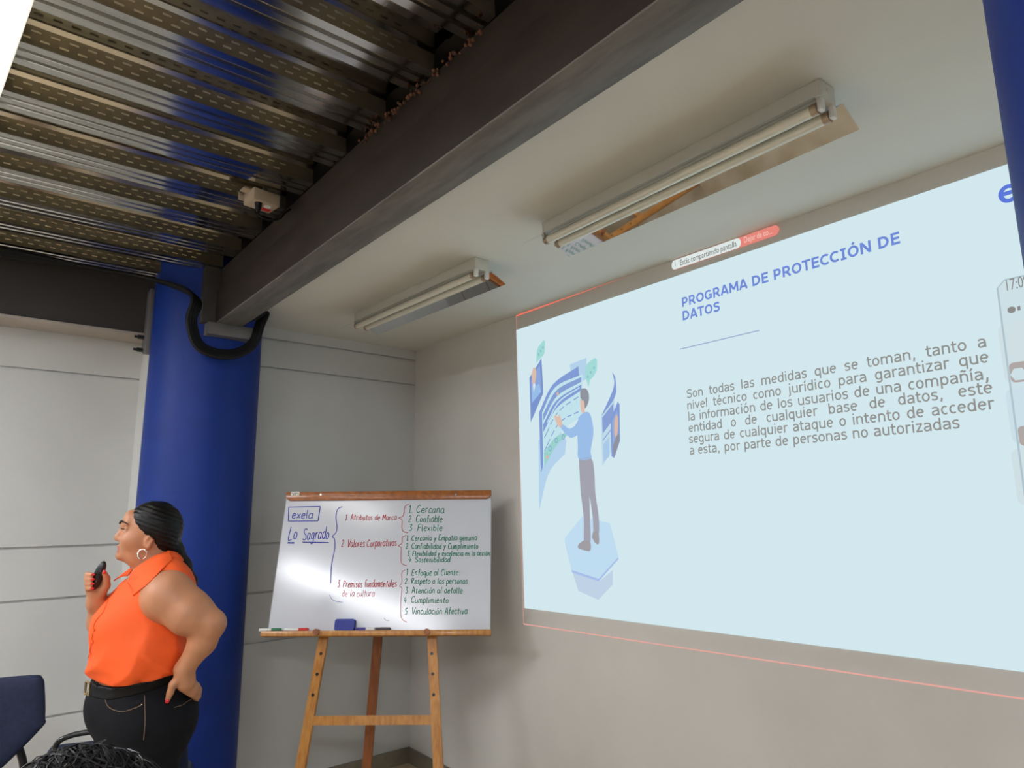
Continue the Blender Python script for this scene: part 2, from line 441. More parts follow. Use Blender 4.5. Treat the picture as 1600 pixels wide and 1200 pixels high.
# ================================================================== FLUORESCENT FIXTURES (off)
def fixture(p0, p1, label):
    p0, p1 = Vector((*p0, CZ)), Vector((*p1, CZ))
    d = p1-p0; L = d.length; ang = math.atan2(d.y, d.x)
    t = thing('fluorescent_fixture', label, 'light fixture', tuple((p0+p1)/2), 'unlit twin tube fixtures')
    MT = Matrix.Translation(p0) @ Matrix.Rotation(ang, 4, 'Z')        # x along, +y away from viewer, z up
    def put(name, bm, m, par=t, sm=35):
        bmesh.ops.transform(bm, matrix=MT, verts=bm.verts[:]); return bm_obj(name, bm, m, par, sm)
    W, Hh = .074, .052
    bm = bmesh.new(); box2(bm, (.004, 0, -Hh), (L-.004, W, 0), .003); h = put('housing', bm, M['white_metal'])
    for x in (0, L-.006):
        bm = bmesh.new(); box2(bm, (x, -.001, -Hh-.001), (x+.006, W+.001, -.0005), .002)
        cyl(bm, (x+(.0065 if x else -.0005), W*.45, -.02), (x+(.0075 if x else -.0015), W*.45, -.02), .004, seg=10)
        put('end_cap', bm, M['white_metal'])
    for s in (0, 1):              # angled mirror wings
        bm = bmesh.new(); th = .0012
        y0 = 0.0 if s == 0 else W
        y1 = -.080 if s == 0 else W+.080
        z0, z1 = -Hh, -Hh-.044
        q = [(y0, z0), (y1, z1), (y1, z1-th), (y0, z0-th)]
        A = [bm.verts.new((-.018, y, z)) for y, z in q]; B = [bm.verts.new((L+.018, y, z)) for y, z in q]
        bm.faces.new(A); bm.faces.new(B[::-1])
        for i in range(4): bm.faces.new((A[i], B[i], B[(i+1) % 4], A[(i+1) % 4]))
        put('reflector', bm, M['mirror'])
    bm = bmesh.new(); box2(bm, (0, .002, -Hh-.0015), (L, W-.002, -Hh-.0003)); put('tray', bm, M['white_metal'])
    for yy in (W/2-.030, W/2+.030):
        bm = bmesh.new(); z = -Hh-.024
        cyl(bm, (.030, yy, z), (L-.030, yy, z), .0155, seg=20); tb = put('tube', bm, M['tube'], t, 50)
        for xx in ((.014, .031), (L-.031, L-.014)):
            bm = bmesh.new(); cyl(bm, (xx[0], yy, z), (xx[1], yy, z), .0162, seg=20); put('tube_cap', bm, M['brass'], tb)
        for xx in ((.000, .014), (L-.014, L)):
            bm = bmesh.new(); box2(bm, (xx[0], yy-.010, z-.010), (xx[1], yy+.010, -Hh), .003); put('lamp_holder', bm, M['plastic_white'])
    return t
fixture((2.124, -.724), (3.222, -.756), 'unlit twin tube ceiling fixture with mirrored wings above the projected slide')
fixture((.572, -.741), (1.683, -.717), 'unlit twin tube ceiling fixture nearest the wall corner and whiteboard')

# ================================================================== OUTLET BOX ON THE DECK
jb = thing('outlet_box', 'beige outlet box fixed to the corrugated deck beside the beam', 'electrical outlet', (1.33, -1.53, 2.80))
JM = Matrix.Translation((1.335, -1.525, 2.772)) @ Matrix.Rotation(math.radians(8), 4, 'Z')
def jput(name, bm, m): 
    bmesh.ops.transform(bm, matrix=JM, verts=bm.verts[:]); return bm_obj(name, bm, m, jb)
bm = bmesh.new(); box2(bm, (-.045, -.055, -.024), (.045, .055, .026), .004); jput('box_body', bm, M['beige_plastic'])
bm = bmesh.new(); box2(bm, (-.049, -.075, -.004), (-.045, -.045, .026), .001); box2(bm, (-.02, -.082, .018), (.02, -.05, .026), .001); jput('mounting_lug', bm, M['beige_plastic'])
bm = bmesh.new(); cyl(bm, (.014, .018, -.024), (.014, .018, -.027), .014, seg=20); jput('socket_face', bm, M['plastic_white'])
bm = bmesh.new(); box2(bm, (-.03, .01, -.0252), (-.005, .045, -.0242)); jput('red_print', bm, M['plastic_red'])
bm = bmesh.new(); cyl(bm, (.018, -.022, -.024), (.018, -.022, -.050), .015, .012, seg=16); cyl(bm, (.018, -.022, -.05), (.018, -.022, -.062), .007, seg=10); pl = jput('plug', bm, M['black_plastic'])
bm = bmesh.new(); tube(bm, smooth_path([(.018, -.022, -.060), (.030, -.022, -.082), (.035, .02, -.088), (.020, .07, -.060), (.0, .10, -.02), (-.01, .13, .01)], 8), .0042, 8); jput('cord', bm, M['black_rubber'])
# ================================================================== PROJECTED SLIDE (light on the wall at y = 0)
slide = thing('projected_slide', 'bright pale blue projected slide on the wall reading PROGRAMA DE PROTECCIÓN DE DATOS', 'projected image', (2.25, -.002, 1.0))
LAYER = 0.0012
def w2(px, py):
    p = hit(px, py, 1, 0.0); return (float(p[0]), float(p[2]))
def flat(bm, pts, lay, mi=0):
    """thin polygon on the wall from wall coordinates"""
    a = [bm.verts.new((x, -LAYER*lay, z)) for x, z in pts]
    f = bm.faces.new(a); f.material_index = mi
    if f.normal.y > 0 or (f.normal_update() or f.normal.y > 0): f.normal_flip()
    return f
def stroke(bm, pts, w, lay, closed=False, mi=0):
    P = [Vector(p) for p in pts]; N = len(P); L = []; R_ = []
    for i in range(N):
        a = P[i-1] if (i > 0 or closed) else P[i]
        b = P[(i+1) % N] if (i < N-1 or closed) else P[i]
        t = (b-a).normalized(); n = Vector((-t.y, t.x))
        L.append(P[i]+n*w/2); R_.append(P[i]-n*w/2)
    for i in range(N if closed else N-1):
        j = (i+1) % N
        flat(bm, [L[i], R_[i], R_[j], L[j]], lay, mi)
def pxs(pts): return [w2(*p) for p in pts]
G = {}
def gl(rgb):
    if rgb not in G: G[rgb] = glow('slide_light_%02x%02x%02x' % rgb, rgb, SLIDE_GLOW)
    return G[rgb]
def pic(name, build, cols, parent=slide):
    bm = bmesh.new(); build(bm)
    if parent is not slide: cols = [tuple(int(round(a*.78+b*.22)) for a, b in zip(c, (210, 232, 238))) for c in cols]      # a washed out beam
    return bm_obj(name, bm, [gl(c) for c in cols], parent, None, recalc=False)

# extend the picture to its right edge behind the column
TLs, TRs, BLs, BRs = w2(807, 516), w2(1568, 259), w2(820, 950), w2(1600, 1050)
def ext(a, b, x): t = (x-a[0])/(b[0]-a[0]); return (x, a[1]+(b[1]-a[1])*t)
XE = 3.86
pic('slide_background', lambda bm: flat(bm, [TLs, ext(TLs, TRs, XE), ext(BLs, BRs, XE-.03), BLs], 2), [(210, 232, 238)])
rTL, rTR, rBL, rBR = w2(807.5, 493.5), w2(1562, 217.5), w2(818.5, 975), w2(1600, 1092)
def frame_b(bm):
    a, b = ext(rTL, rTR, XE+.02), ext(rBL, rBR, XE)
    stroke(bm, [rTL, a], .010, 2, mi=0); stroke(bm, [rTL, rBL], .003, 2, mi=1); stroke(bm, [rBL, b], .005, 2, mi=1)
pic('red_frame_line', frame_b, [(236, 120, 100), (226, 168, 158)])

def text_bm(bm, body, size, place, lay, bold=0.0, mi=0):
    """letters as thin shapes; place maps (x, y) of the line to wall (x, z)"""
    cu = bpy.data.curves.new('tmp', 'FONT'); cu.body = body; cu.size = size; cu.size = size; cu.offset = bold; cu.resolution_u = 3
    ob = bpy.data.objects.new('tmp', cu); COL.objects.link(ob)
    dg = bpy.context.evaluated_depsgraph_get(); me = bpy.data.meshes.new_from_object(ob.evaluated_get(dg))
    n0 = len(bm.verts); b2_ = bmesh.new(); b2_.from_mesh(me)
    vs = [v.co.copy() for v in b2_.verts]
    nv = []
    for v in vs:
        x, z = place(v.x, v.y); nv.append(bm.verts.new((x, -LAYER*lay, z)))
    b2_.verts.index_update()
    for f in b2_.faces:
        try:
            g = bm.faces.new([nv[v.index] for v in f.verts]); g.material_index = mi; g.normal_update()
            if g.normal.y > 0: g.normal_flip()
        except ValueError: pass
    b2_.free(); bpy.data.objects.remove(ob, do_unlink=True); bpy.data.curves.remove(cu); bpy.data.meshes.remove(me)
def text_w(body, size=1.0):
    cu = bpy.data.curves.new('tmp', 'FONT'); cu.body = body; cu.size = size
    ob = bpy.data.objects.new('tmp', cu); COL.objects.link(ob); bpy.context.view_layer.update()
    w = ob.dimensions.x
    bpy.data.objects.remove(ob, do_unlink=True); bpy.data.curves.remove(cu)
    return w
KJ = 1.0
def line_text(bm, body, a, b, hgt, lay, bold=0.0, justify=False, mi=0):
    """body from baseline start a to end b (wall coords), capital height hgt; words spread evenly when justified"""
    A, B = Vector(a), Vector(b); d = B-A; L = d.length; d /= L; up = Vector((-d.y, d.x))
    up = Vector((0.0, 1.0))
    size = hgt/0.72
    if not justify:
        w = text_w(body, size); k = L/w
        text_bm(bm, body, size, lambda x, y: tuple(A+d*(x*k)+up*y), lay, bold, mi); return
    words = body.split(' '); ws = [text_w(q, size) for q in words]
    k = KJ
    ws_ = ws; ws = ws_
    gap = (L-k*sum(ws))/(len(words)-1)
    mn = 0.24*size
    if gap < mn: k = (L-mn*(len(words)-1))/sum(ws); gap = mn
    x0 = 0.0
    for q, w in zip(words, ws):
        text_bm(bm, q, size, lambda x, y, x0=x0: tuple(A+d*(x0+x*k)+up*y), lay, bold, mi)
        x0 += w*k+gap
# letters drawn as even strokes: a wide screen sans, units of 1/1000 em; bold capitals for the title
def AR(cx, cy, rx, ry, a0, a1, n=18): return [(cx+rx*math.cos(math.radians(a0+(a1-a0)*i/n)), cy+ry*math.sin(math.radians(a0+(a1-a0)*i/n))) for i in range(n+1)]
def SP(pts): return [(v.x, v.y) for v in smooth_path([(a, b, 0) for a, b in pts], 5)]
_bd, _bb = AR(300, 272, 200, 230, 0, 360, 30), AR(323, 272, 200, 230, 0, 360, 30)
_sn = [(122, 360)]+AR(317, 345, 195, 155, 180, 0)+[(512, 0)]
VL = {
 'a': (601, [SP([(90, 452), (200, 498), (330, 500), (440, 455), (482, 350)])+[(482, 0)], SP([(482, 300), (290, 290), (135, 240), (103, 140), (150, 60), (260, 42), (390, 80), (482, 160)])]),
 'b': (623, [[(122, 760), (122, 0)], _bb]), 'c': (521, [AR(303, 272, 200, 230, 52, 308)]), 'd': (623, [[(501, 760), (501, 0)], _bd]),
 'e': (596, [[(100, 292), (508, 292)], AR(304, 272, 205, 230, 5, 312)]), 'f': (352, [AR(262, 605, 112, 112, 75, 180)+[(150, 0)], [(15, 500), (335, 500)]]),
 'g': (623, [[(501, 545), (501, -40)]+AR(306, -50, 195, 112, 0, -145), _bd]), 'i': (274, [[(137, 0), (137, 545)], [(137, 660), (137, 760)]]),
 'j': (344, [[(207, 545), (207, -60)]+AR(90, -60, 117, 105, 0, -95), [(207, 660), (207, 760)]]), 'l': (274, [[(137, 0), (137, 760)]]),
 'm': (973, [[(122, 0), (122, 545)], [(122, 360)]+AR(304, 355, 182, 145, 180, 0)+[(486, 0)], [(486, 360)]+AR(668, 355, 182, 145, 180, 0)+[(850, 0)]]),
 'n': (633, [[(122, 0), (122, 545)], _sn]), 'o': (607, [AR(303, 272, 205, 230, 0, 360, 30)]),
 'p': (623, [[(122, 545), (122, -205)], _bb]), 'q': (623, [[(501, 545), (501, -205)], _bd]), 'r': (427, [[(122, 0), (122, 545)], [(122, 350)]+AR(300, 355, 178, 140, 180, 75)+[(415, 492)]]),
 's': (521, [SP([(447, 462), (340, 503), (220, 500), (112, 440), (112, 340), (250, 290), (390, 240), (425, 140), (350, 55), (200, 42), (65, 88)])]),
 't': (394, [[(155, 700), (155, 170)]+AR(270, 165, 115, 122, 180, 280)+[(375, 50)], [(20, 500), (375, 500)]]),
 'u': (633, [[(122, 545), (122, 200)]+AR(317, 200, 195, 155, 180, 360)+[(512, 200)], [(512, 545), (512, 0)]]),
 'v': (592, [[(57, 545), (296, 20)], [(535, 545), (296, 20)]]), 'x': (592, [[(60, 545), (532, 0)], [(532, 545), (60, 0)]]),
 'z': (525, [[(60, 502), (470, 502)], [(458, 520), (78, 25)], [(60, 44), (475, 44)]]), ',': (364, [[(190, 110), (135, -130)]]), ' ': (352, []),
 'S': (684, [SP([(590, 610), (470, 680), (310, 684), (140, 620), (105, 520), (170, 420), (330, 375), (500, 330), (570, 230), (530, 110), (400, 46), (230, 48), (70, 110)])]),
}
VB = {
 'P': (733, [[(160, 0), (160, 727)], [(160, 655), (390, 655)]+AR(400, 475, 190, 180, 90, -90)+[(160, 295)]]), 'R': (782, [[(160, 0), (160, 727)], [(160, 655), (390, 655)]+AR(400, 485, 190, 170, 90, -90)+[(160, 315)], [(380, 320), (690, 0)]]),
 'O': (850, [AR(425, 363, 300, 290, 0, 360, 36)]), 'G': (811, [AR(420, 363, 305, 290, 48, 318), [(660, 60), (660, 360)], [(450, 330), (735, 330)]]),
 'A': (776, [[(80, 0), (375, 727)], [(696, 0), (401, 727)], [(200, 205), (576, 205)]]), 'M': (948, [[(150, 0), (150, 727)], [(800, 0), (800, 727)], [(170, 690), (474, 170)], [(780, 690), (474, 170)]]),
 'D': (830, [[(160, 0), (160, 727)], [(160, 652), (350, 652)]+AR(350, 363, 330, 289, 90, -90)+[(160, 74)]]), 'E': (683, [[(160, 0), (160, 727)], [(160, 660), (630, 660)], [(160, 375), (590, 375)], [(160, 67), (630, 67)]]),
 'T': (682, [[(341, 0), (341, 727)], [(10, 660), (672, 660)]]), 'C': (724, [AR(425, 363, 320, 290, 50, 310)]), 'I': (546, [[(273, 0), (273, 727)], [(70, 668), (476, 668)], [(70, 58), (476, 58)]]),
 'N': (847, [[(150, 0), (150, 727)], [(697, 0), (697, 727)], [(170, 690), (677, 37)]]), 'S': (711, [SP([(600, 600), (480, 655), (310, 655), (170, 600), (150, 510), (230, 430), (400, 385), (550, 320), (570, 190), (480, 95), (300, 70), (75, 130)])]), ' ': (342, []),
}
VACC = {'é': ('e', 0), 'í': ('i', 1), 'ó': ('o', 0), 'ñ': ('n', 2), 'Ó': ('O', 3)}
def vglyph(ch, F):
    if ch in VACC:
        b_, kind = VACC[ch]; w, s = F[b_]
        if kind == 1: s = s[:1]
        c = w/2
        s = s+[[(c-40, 620), (c+70, 790)]] if kind < 2 else s+[SP([(c-150, 640), (c-95, 715), (c, 690), (c+60, 650), (c+140, 720)])] if kind == 2 else s+[[(c-30, 790), (c+90, 920)]]
        return w, s
    return F[ch]
def vwidth(t, F): return sum(vglyph(c, F)[0] for c in t)/1000
def vtext(bm, t, A, d, x0, em, k, F, sw, lay):
    x = x0
    for c in t:
        w, ss = vglyph(c, F)
        for s in ss: stroke(bm, [tuple(Vector(A)+Vector(d)*((x+px/1000*em*k))+Vector((0, py/1000*em))) for px, py in s], sw*em, lay)
        x += w/1000*em*k
    return x
def vline(bm, t, a, b, em, lay, F, sw, k=None):
    A, B = Vector(a), Vector(b); L = (B-A).length; d = (B-A)/L
    if k is None: vtext(bm, t, A, d, 0, em, L/(vwidth(t, F)*em), F, sw, lay); return
    ws = t.split(' '); gap = (L-sum(vwidth(q, F) for q in ws)*em*k)/(len(ws)-1); x = 0
    for q in ws: x = vtext(bm, q, A, d, x, em, k, F, sw, lay)+gap
title_c, body_c = (112, 138, 214), (146, 146, 142)
EMT, EMB = .0415/.727, .0365/.727
pic('title_lettering', lambda bm: vline(bm, 'PROGRAMA DE PROTECCIÓN DE', w2(1066, 480.5), w2(1409, 380), EMT, 4, VB, .145), [title_c])
pic('title_lettering', lambda bm: vline(bm, 'DATOS', w2(1067, 501.5), w2(1127, 486), EMT, 4, VB, .145), [title_c])
pic('divider_line', lambda bm: stroke(bm, pxs([(1063, 546), (1187.5, 516.5)]), .004, 4), [(150, 166, 206)])
BODY = [('Son todas las medidas que se toman, tanto a', (1074, 622.5), (1544, 542)),
        ('nivel técnico como jurídico para garantizar que', (1074.5, 640.7), (1547.5, 566)),
        ('la información de los usuarios de una compañía,', (1076, 658), (1549, 592)),
        ('entidad o de cualquier base de datos, esté', (1077, 675.7), (1553.5, 614)),
        ('segura de cualquier ataque o intento de acceder', (1077.5, 693), (1556, 639)),
        ('a esta, por parte de personas no autorizadas', (1078.5, 710.7), (1502, 669))]
KB = math.dist(w2(*BODY[5][1]), w2(*BODY[5][2]))/(vwidth(BODY[5][0], VL)*EMB)
for i, (s, a, b) in enumerate(BODY):
    pic('body_lettering', lambda bm: vline(bm, s, w2(*a), w2(*b), EMB, 4, VL, .100, KB), [body_c])
pic('logo_lettering', lambda bm: vtext(bm, 'exela', w2(1560.5, 321.5), (.999, .02), 0, .098, 1.0, VL, .13, 4), [(92, 120, 216)])
# screen sharing bar in the top border
def bar_b(bm):
    a, b, c = w2(1051, 423), w2(1159, 387), w2(1219, 366)
    t0, t1 = w2(1051, 408.5), w2(1219, 350)
    hh = t0[1]-a[1]
    sl = (c[1]-a[1])/(c[0]-a[0])
    Lb = c[0]-a[0]; xs_ = b[0]-a[0]
    full = rrect(0, 0, Lb, hh, .022)
    left = [(min(x, xs_), y) for x, y in full]; right = [(max(x, xs_), y) for x, y in full]
    pl_ = lambda pts: [(a[0]+x, a[1]+y+sl*x) for x, y in pts]
    flat(bm, pl_(rrect(0, 0, Lb, hh, .022)), 3, 1)
    flat(bm, pl_([p for p in rrect(0, 0, xs_, hh, .018)]), 4, 0)
    line_text(bm, 'Estás compartiendo pantalla', w2(1064, 415.5), w2(1152, 385.5), .026, 6, .0002, mi=2)
    line_text(bm, 'Dejar de co...', w2(1164, 380.5), w2(1207, 366), .026, 6, .0002, mi=3)
    stroke(bm, pxs([(1056, 409), (1057, 417)]), .004, 6, mi=4)
pic('sharing_bar', bar_b, [(222, 232, 230), (228, 134, 122), (112, 112, 108), (246, 196, 186), (170, 184, 186)])
# call panel at the right
def panel_b(bm):
    x0, zt = w2(1558, 441)
    zb = ext(BLs, BRs, x0)[1]
    flat(bm, [(x0, zt-.02), (x0+.02, zt), (XE-.01, zt+.004), (XE-.03, zb+.01), (x0-.01, zb)], 3, 0)
    stroke(bm, [(x0-.012, zb), (x0, zt-.02), (x0+.02, zt), (XE-.01, zt+.004)], .005, 5, mi=1)
    line_text(bm, '17:09', w2(1571.5, 456), w2(1606, 448), .036, 6, mi=2)
    p = w2(1576, 491); q = w2(1590, 478)
    flat(bm, rrect(p[0], p[1], q[0]-.004, q[1], .010), 6, 2)
    r = w2(1595.5, 481)
    flat(bm, [(q[0], (p[1]+q[1])/2-.006), (r[0], p[1]+.004), (r[0], q[1]-.002), (q[0], (p[1]+q[1])/2+.006)], 6, 2)
    for (y0, y1, c) in ((506, 600, 3), (608, 694, 4), (702, 790, 3)):
        a = w2(1572 if y0 < 600 else 1583 if y0 < 700 else 1592, y1); b = w2(1575, y0)
        flat(bm, rrect(a[0], a[1], XE-.04, b[1], .02), 4, c)
    for (xa, ya, xb, yb) in ((1581.5, 599, 1612, 574), (1595, 697, 1625, 675)):
        a = w2(xa, ya); b = w2(xb, yb); flat(bm, rrect(a[0], a[1], b[0], b[1]+.02, .012), 6, 5)
    a = w2(1593, 585); flat(bm, [(a[0]+.02*math.cos(t*math.pi/3), a[1]+.02*math.sin(t*math.pi/3)) for t in range(6)], 7, 0)
pic('call_panel', panel_b, [(205, 224, 230), (176, 196, 206), (140, 140, 138), (207, 223, 228), (203, 223, 232), (176, 168, 164)])

# the picture: a man touching a curved screen, standing on a hexagonal plate
ill = thing('illustration', None, None, (1.4, -.002, 1.2)); ill.parent = slide
ill.matrix_parent_inverse = pw_matrix(slide).inverted()
ill['label'] = 'drawing of a man in a blue shirt touching a curved screen'
def z3(pts): return [w2(790+x/2.4, 480+y/2.4) for x, y in pts]
def sm(pts, n=5): return [tuple(v)[:2] for v in smooth_path([(x, y, 0) for x, y in pts], n)]
def poly(bm, pts, lay, mi=0): flat(bm, z3(pts), lay, mi)
def band(bm, up, lo, lay, mi=0):
    n = 14
    def res(p):
        P = sm(p, 6); d = [0]
        for a, b in zip(P[:-1], P[1:]): d.append(d[-1]+math.dist(a, b))
        return [(np.interp(d[-1]*k/n, d, [q[0] for q in P]), np.interp(d[-1]*k/n, d, [q[1] for q in P])) for k in range(n+1)]
    U, Lw = res(up), res(lo)
    for i in range(n): poly(bm, [U[i], U[i+1], Lw[i+1], Lw[i]], lay, mi)
def screen_b(bm):
    band(bm, [(125, 500), (180, 440), (230, 500)], [(128, 762), (165, 620), (225, 550)], 3, 4)           # pale shadow
    poly(bm, [(243, 215), (305, 190), (305, 270), (250, 300)], 3, 4)
    band(bm, [(128, 395), (180, 290), (275, 222)], [(135, 620), (190, 480), (292, 400)], 4, 0)           # body of the screen
    band(bm, [(140, 395), (190, 300), (292, 252)], [(145, 600), (200, 480), (292, 405)], 5, 1)           # light face
    band(bm, [(145, 400), (195, 312), (288, 262)], [(146, 425), (196, 335), (288, 280)], 6, 2)
    band(bm, [(145, 440), (195, 350), (288, 290)], [(146, 468), (196, 378), (288, 312)], 6, 0)
    band(bm, [(148, 545), (190, 490), (240, 465)], [(150, 598), (195, 520), (240, 478)], 7, 3)           # green hills
    for up in ([(150, 490), (200, 395), (286, 330)], [(150, 540), (205, 435), (286, 388)]):
        for k in range(7):
            t0 = k/7; P = sm(up, 10); i = int(t0*(len(P)-1)); j = min(len(P)-1, i+2)
            stroke(bm, z3([P[i], P[j]]), .006, 7, mi=2)
    for (x, y) in ((175, 440), (210, 395), (250, 375), (275, 360)):
        stroke(bm, z3([(x+6*math.cos(t), y+11*math.sin(t)) for t in np.linspace(0, 6.28, 11)[:-1]]), .003, 7, closed=True, mi=5)
    for (x, y) in ((172, 530), (195, 500), (222, 487)):
        stroke(bm, z3([(x+5*math.cos(t), y+9*math.sin(t)) for t in np.linspace(0, 6.28, 11)[:-1]]), .004, 8, closed=True, mi=0)
    poly(bm, [(196, 322), (203, 316), (204, 328), (197, 333)], 8, 6); poly(bm, [(158, 560), (166, 550), (165, 566), (158, 570)], 8, 6)
    band(bm, [(160, 430), (205, 352), (282, 300)], [(161, 436), (206, 358), (282, 305)], 8, 1)
pic('curved_screen', screen_b, [(108, 136, 206), (190, 226, 236), (112, 140, 204), (140, 204, 196), (172, 204, 236), (176, 216, 222), (222, 164, 140)], ill)
def card1(bm):
    poly(bm, [(92, 265), (137, 192), (144, 322), (97, 432)], 4, 0)
    poly(bm, [(98, 275), (132, 215), (138, 305), (102, 360)], 5, 1)
    poly(bm, sm([(102, 250), (108, 228), (117, 232), (118, 262), (112, 290), (104, 286), (102, 250)], 4)[:-1], 6, 2)
    poly(bm, [(103, 300), (110, 286), (118, 296), (130, 288), (138, 318), (103, 360)], 7, 3)
    poly(bm, [(107, 292), (113, 284), (117, 292), (111, 320)], 8, 4)
pic('portrait_card', card1, [(100, 126, 196), (122, 148, 212), (222, 176, 152), (134, 178, 230), (216, 228, 236)], ill)
def bub(bm, pts, dots):
    poly(bm, pts, 6, 0)
    for x, y in dots: poly(bm, [(x+4*math.cos(t), y+6*math.sin(t)) for t in np.linspace(0, 6.28, 9)[:-1]], 7, 1)
pic('speech_bubble', lambda bm: bub(bm, [(118, 210), (121, 165), (126, 150), (146, 124), (152, 130), (150, 170), (146, 180), (128, 200)], ((128, 178), (136, 165), (144, 152))), [(150, 214, 210), (120, 190, 196)], ill)
pic('speech_bubble', lambda bm: bub(bm, [(303, 225), (312, 210), (338, 190), (347, 198), (346, 235), (336, 258), (322, 272), (314, 300), (306, 272), (300, 268)], ((313, 262), (324, 245), (336, 228))), [(150, 214, 210), (120, 190, 196)], ill)
def card2(bm):
    band(bm, [(402, 243), (408, 300), (360, 412)], [(414, 262), (415, 330), (364, 420)], 4, 0)
    poly(bm, [(360, 412), (412, 345), (414, 520), (366, 597)], 5, 1)
    poly(bm, [(366, 415), (408, 360), (409, 420), (368, 475)], 6, 2)
    poly(bm, [(370, 515), (392, 488), (393, 560), (371, 580)], 6, 3)
    stroke(bm, z3([(368, 500), (408, 448)]), .005, 6, mi=2)
    poly(bm, [(398, 420), (425, 355), (432, 365), (434, 500), (412, 566), (402, 560)], 7, 0)
    poly(bm, [(404, 430), (424, 385), (428, 480), (408, 530)], 8, 4)
    poly(bm, sm([(414, 430), (420, 405), (427, 415), (427, 460), (420, 490), (414, 470), (414, 430)], 4)[:-1], 9, 5)
    poly(bm, [(409, 520), (420, 488), (432, 470), (434, 500), (413, 566)], 10, 6)
pic('info_card', card2, [(110, 136, 206), (184, 214, 232), (116, 140, 206), (160, 192, 230), (132, 156, 214), (220, 172, 148), (126, 122, 136)], ill)
def plate(bm):
    poly(bm, [(250, 985), (356, 1026), (404, 985), (404, 1040), (350, 1097), (275, 1064)], 3, 2)
    poly(bm, [(225, 868), (250, 985), (352, 1018), (426, 935), (426, 945), (352, 1028), (252, 995), (226, 880)], 4, 1)
    poly(bm, [(225, 866), (290, 785), (395, 810), (427, 936), (352, 1018), (250, 985)], 5, 0)
pic('hexagon_plate', plate, [(186, 216, 242), (158, 180, 232), (186, 204, 228)], ill)
def man(bm):
    poly(bm, sm([(285, 320), (290, 307), (306, 306), (317, 322), (318, 350), (308, 376), (296, 380), (292, 350), (286, 340)], 3), 9, 3)
    poly(bm, sm([(286, 338), (290, 350), (300, 352), (303, 380), (302, 398), (290, 392), (287, 370), (286, 355)], 3), 10, 1)
    poly(bm, sm([(280, 415), (300, 396), (322, 398), (334, 440), (336, 480), (326, 540), (328, 568), (282, 570), (278, 520), (276, 470)], 4), 11, 0)
    poly(bm, sm([(282, 420), (296, 440), (288, 470), (258, 490), (240, 482), (214, 452), (222, 440), (246, 456), (268, 446)], 4), 12, 0)
    poly(bm, sm([(190, 412), (196, 404), (204, 414), (208, 402), (216, 420), (222, 442), (214, 454), (200, 440)], 2), 12, 1)
    poly(bm, sm([(282, 568), (328, 566), (340, 620), (344, 700), (356, 780), (357, 850), (338, 850), (334, 790), (322, 710), (324, 790), (325, 890), (302, 884), (300, 790), (288, 690)], 3), 11, 2)
    poly(bm, sm([(300, 874), (325, 880), (326, 912), (306, 912), (280, 902), (282, 888)], 3), 12, 4)
    poly(bm, sm([(336, 840), (356, 846), (358, 886), (344, 884), (332, 862)], 3), 12, 4)
pic('man_figure', man, [(140, 178, 232), (226, 178, 156), (150, 144, 158), (124, 124, 136), (146, 136, 142)], ill)

# ================================================================== WHITEBOARD ON ITS EASEL
S = 1.1/1.2
BO = EYE+(np.array([.524, -.514, .905])-EYE)*S
BYAW, BTILT, BW, BH = math.radians(50.04), math.radians(14.5), 1.1, .765*S
BX = np.array([math.cos(BYAW), math.sin(BYAW), 0]); BNh = np.array([math.sin(BYAW), -math.cos(BYAW), 0])
BU = math.cos(BTILT)*np.array([0, 0, 1.0])-math.sin(BTILT)*BNh
BN = np.cross(BX, BU)                       # towards the viewer
BFR = (BO, BX, BU, BN)
def b2p(px, py):                            # zoomed pixel of the board photo -> board coordinates
    p = on_plane(400+px/4, 740+py/4, BO, BN)-BO
    return (float(p @ BX), float(p @ BU))
def bw(u, v, n=0.0): return Vector(BO+BX*u+BU*v+BN*n)
BMX = Matrix((( BX[0], BU[0], BN[0], BO[0]), (BX[1], BU[1], BN[1], BO[1]), (BX[2], BU[2], BN[2], BO[2]), (0, 0, 0, 1)))
wb = thing('whiteboard', 'white marker board covered with blue, red and green handwriting on the wooden easel', 'whiteboard', tuple(bw(0, 0, 0)))
bm = bmesh.new(); prism(bm, [(-BW/2+.002, .0), (BW/2-.002, 0), (BW/2-.002, BH-.012), (-BW/2+.002, BH-.012)], BFR, -.010, 0.0); bm_obj('board_panel', bm, M['board'], wb)
bm = bmesh.new(); prism(bm, [(BW/2-.002, .0), (BW/2+.001, 0), (BW/2+.001, BH-.02), (BW/2-.002, BH-.02)], BFR, -.011, .001); bm_obj('board_trim', bm, M['board_edge'], wb); bm = bmesh.new(); prism(bm, [(-BW/2-.001, .0), (-BW/2+.002, 0), (-BW/2+.002, BH-.02), (-BW/2-.001, BH-.02)], BFR, -.011, .001); bm_obj('board_trim', bm, M['board_edge'], wb)
RH = .046
rail = [(BW/2, BH), (-BW/2, BH)]+[(-BW/2+.028-.028*math.cos(t), BH-RH+.028-.028*math.sin(t)) for t in np.linspace(0, math.pi/2, 7)]+[(BW/2-.028+.028*math.sin(t), BH-RH+.028-.028*math.cos(t)) for t in np.linspace(0, math.pi/2, 7)]
bm = bmesh.new(); prism(bm, rail, BFR, -.012, .014)
bmesh.ops.recalc_face_normals(bm, faces=bm.faces[:])
es = [e for e in bm.edges if all(abs((v.co-bw(0, 0)).dot(Vector(BN))-.014) < 1e-4 for v in e.verts)]
bmesh.ops.bevel(bm, geom=es, offset=.003, segments=2, affect='EDGES', profile=.5)
bm_obj('top_rail', bm, M['wood_rail'], wb)
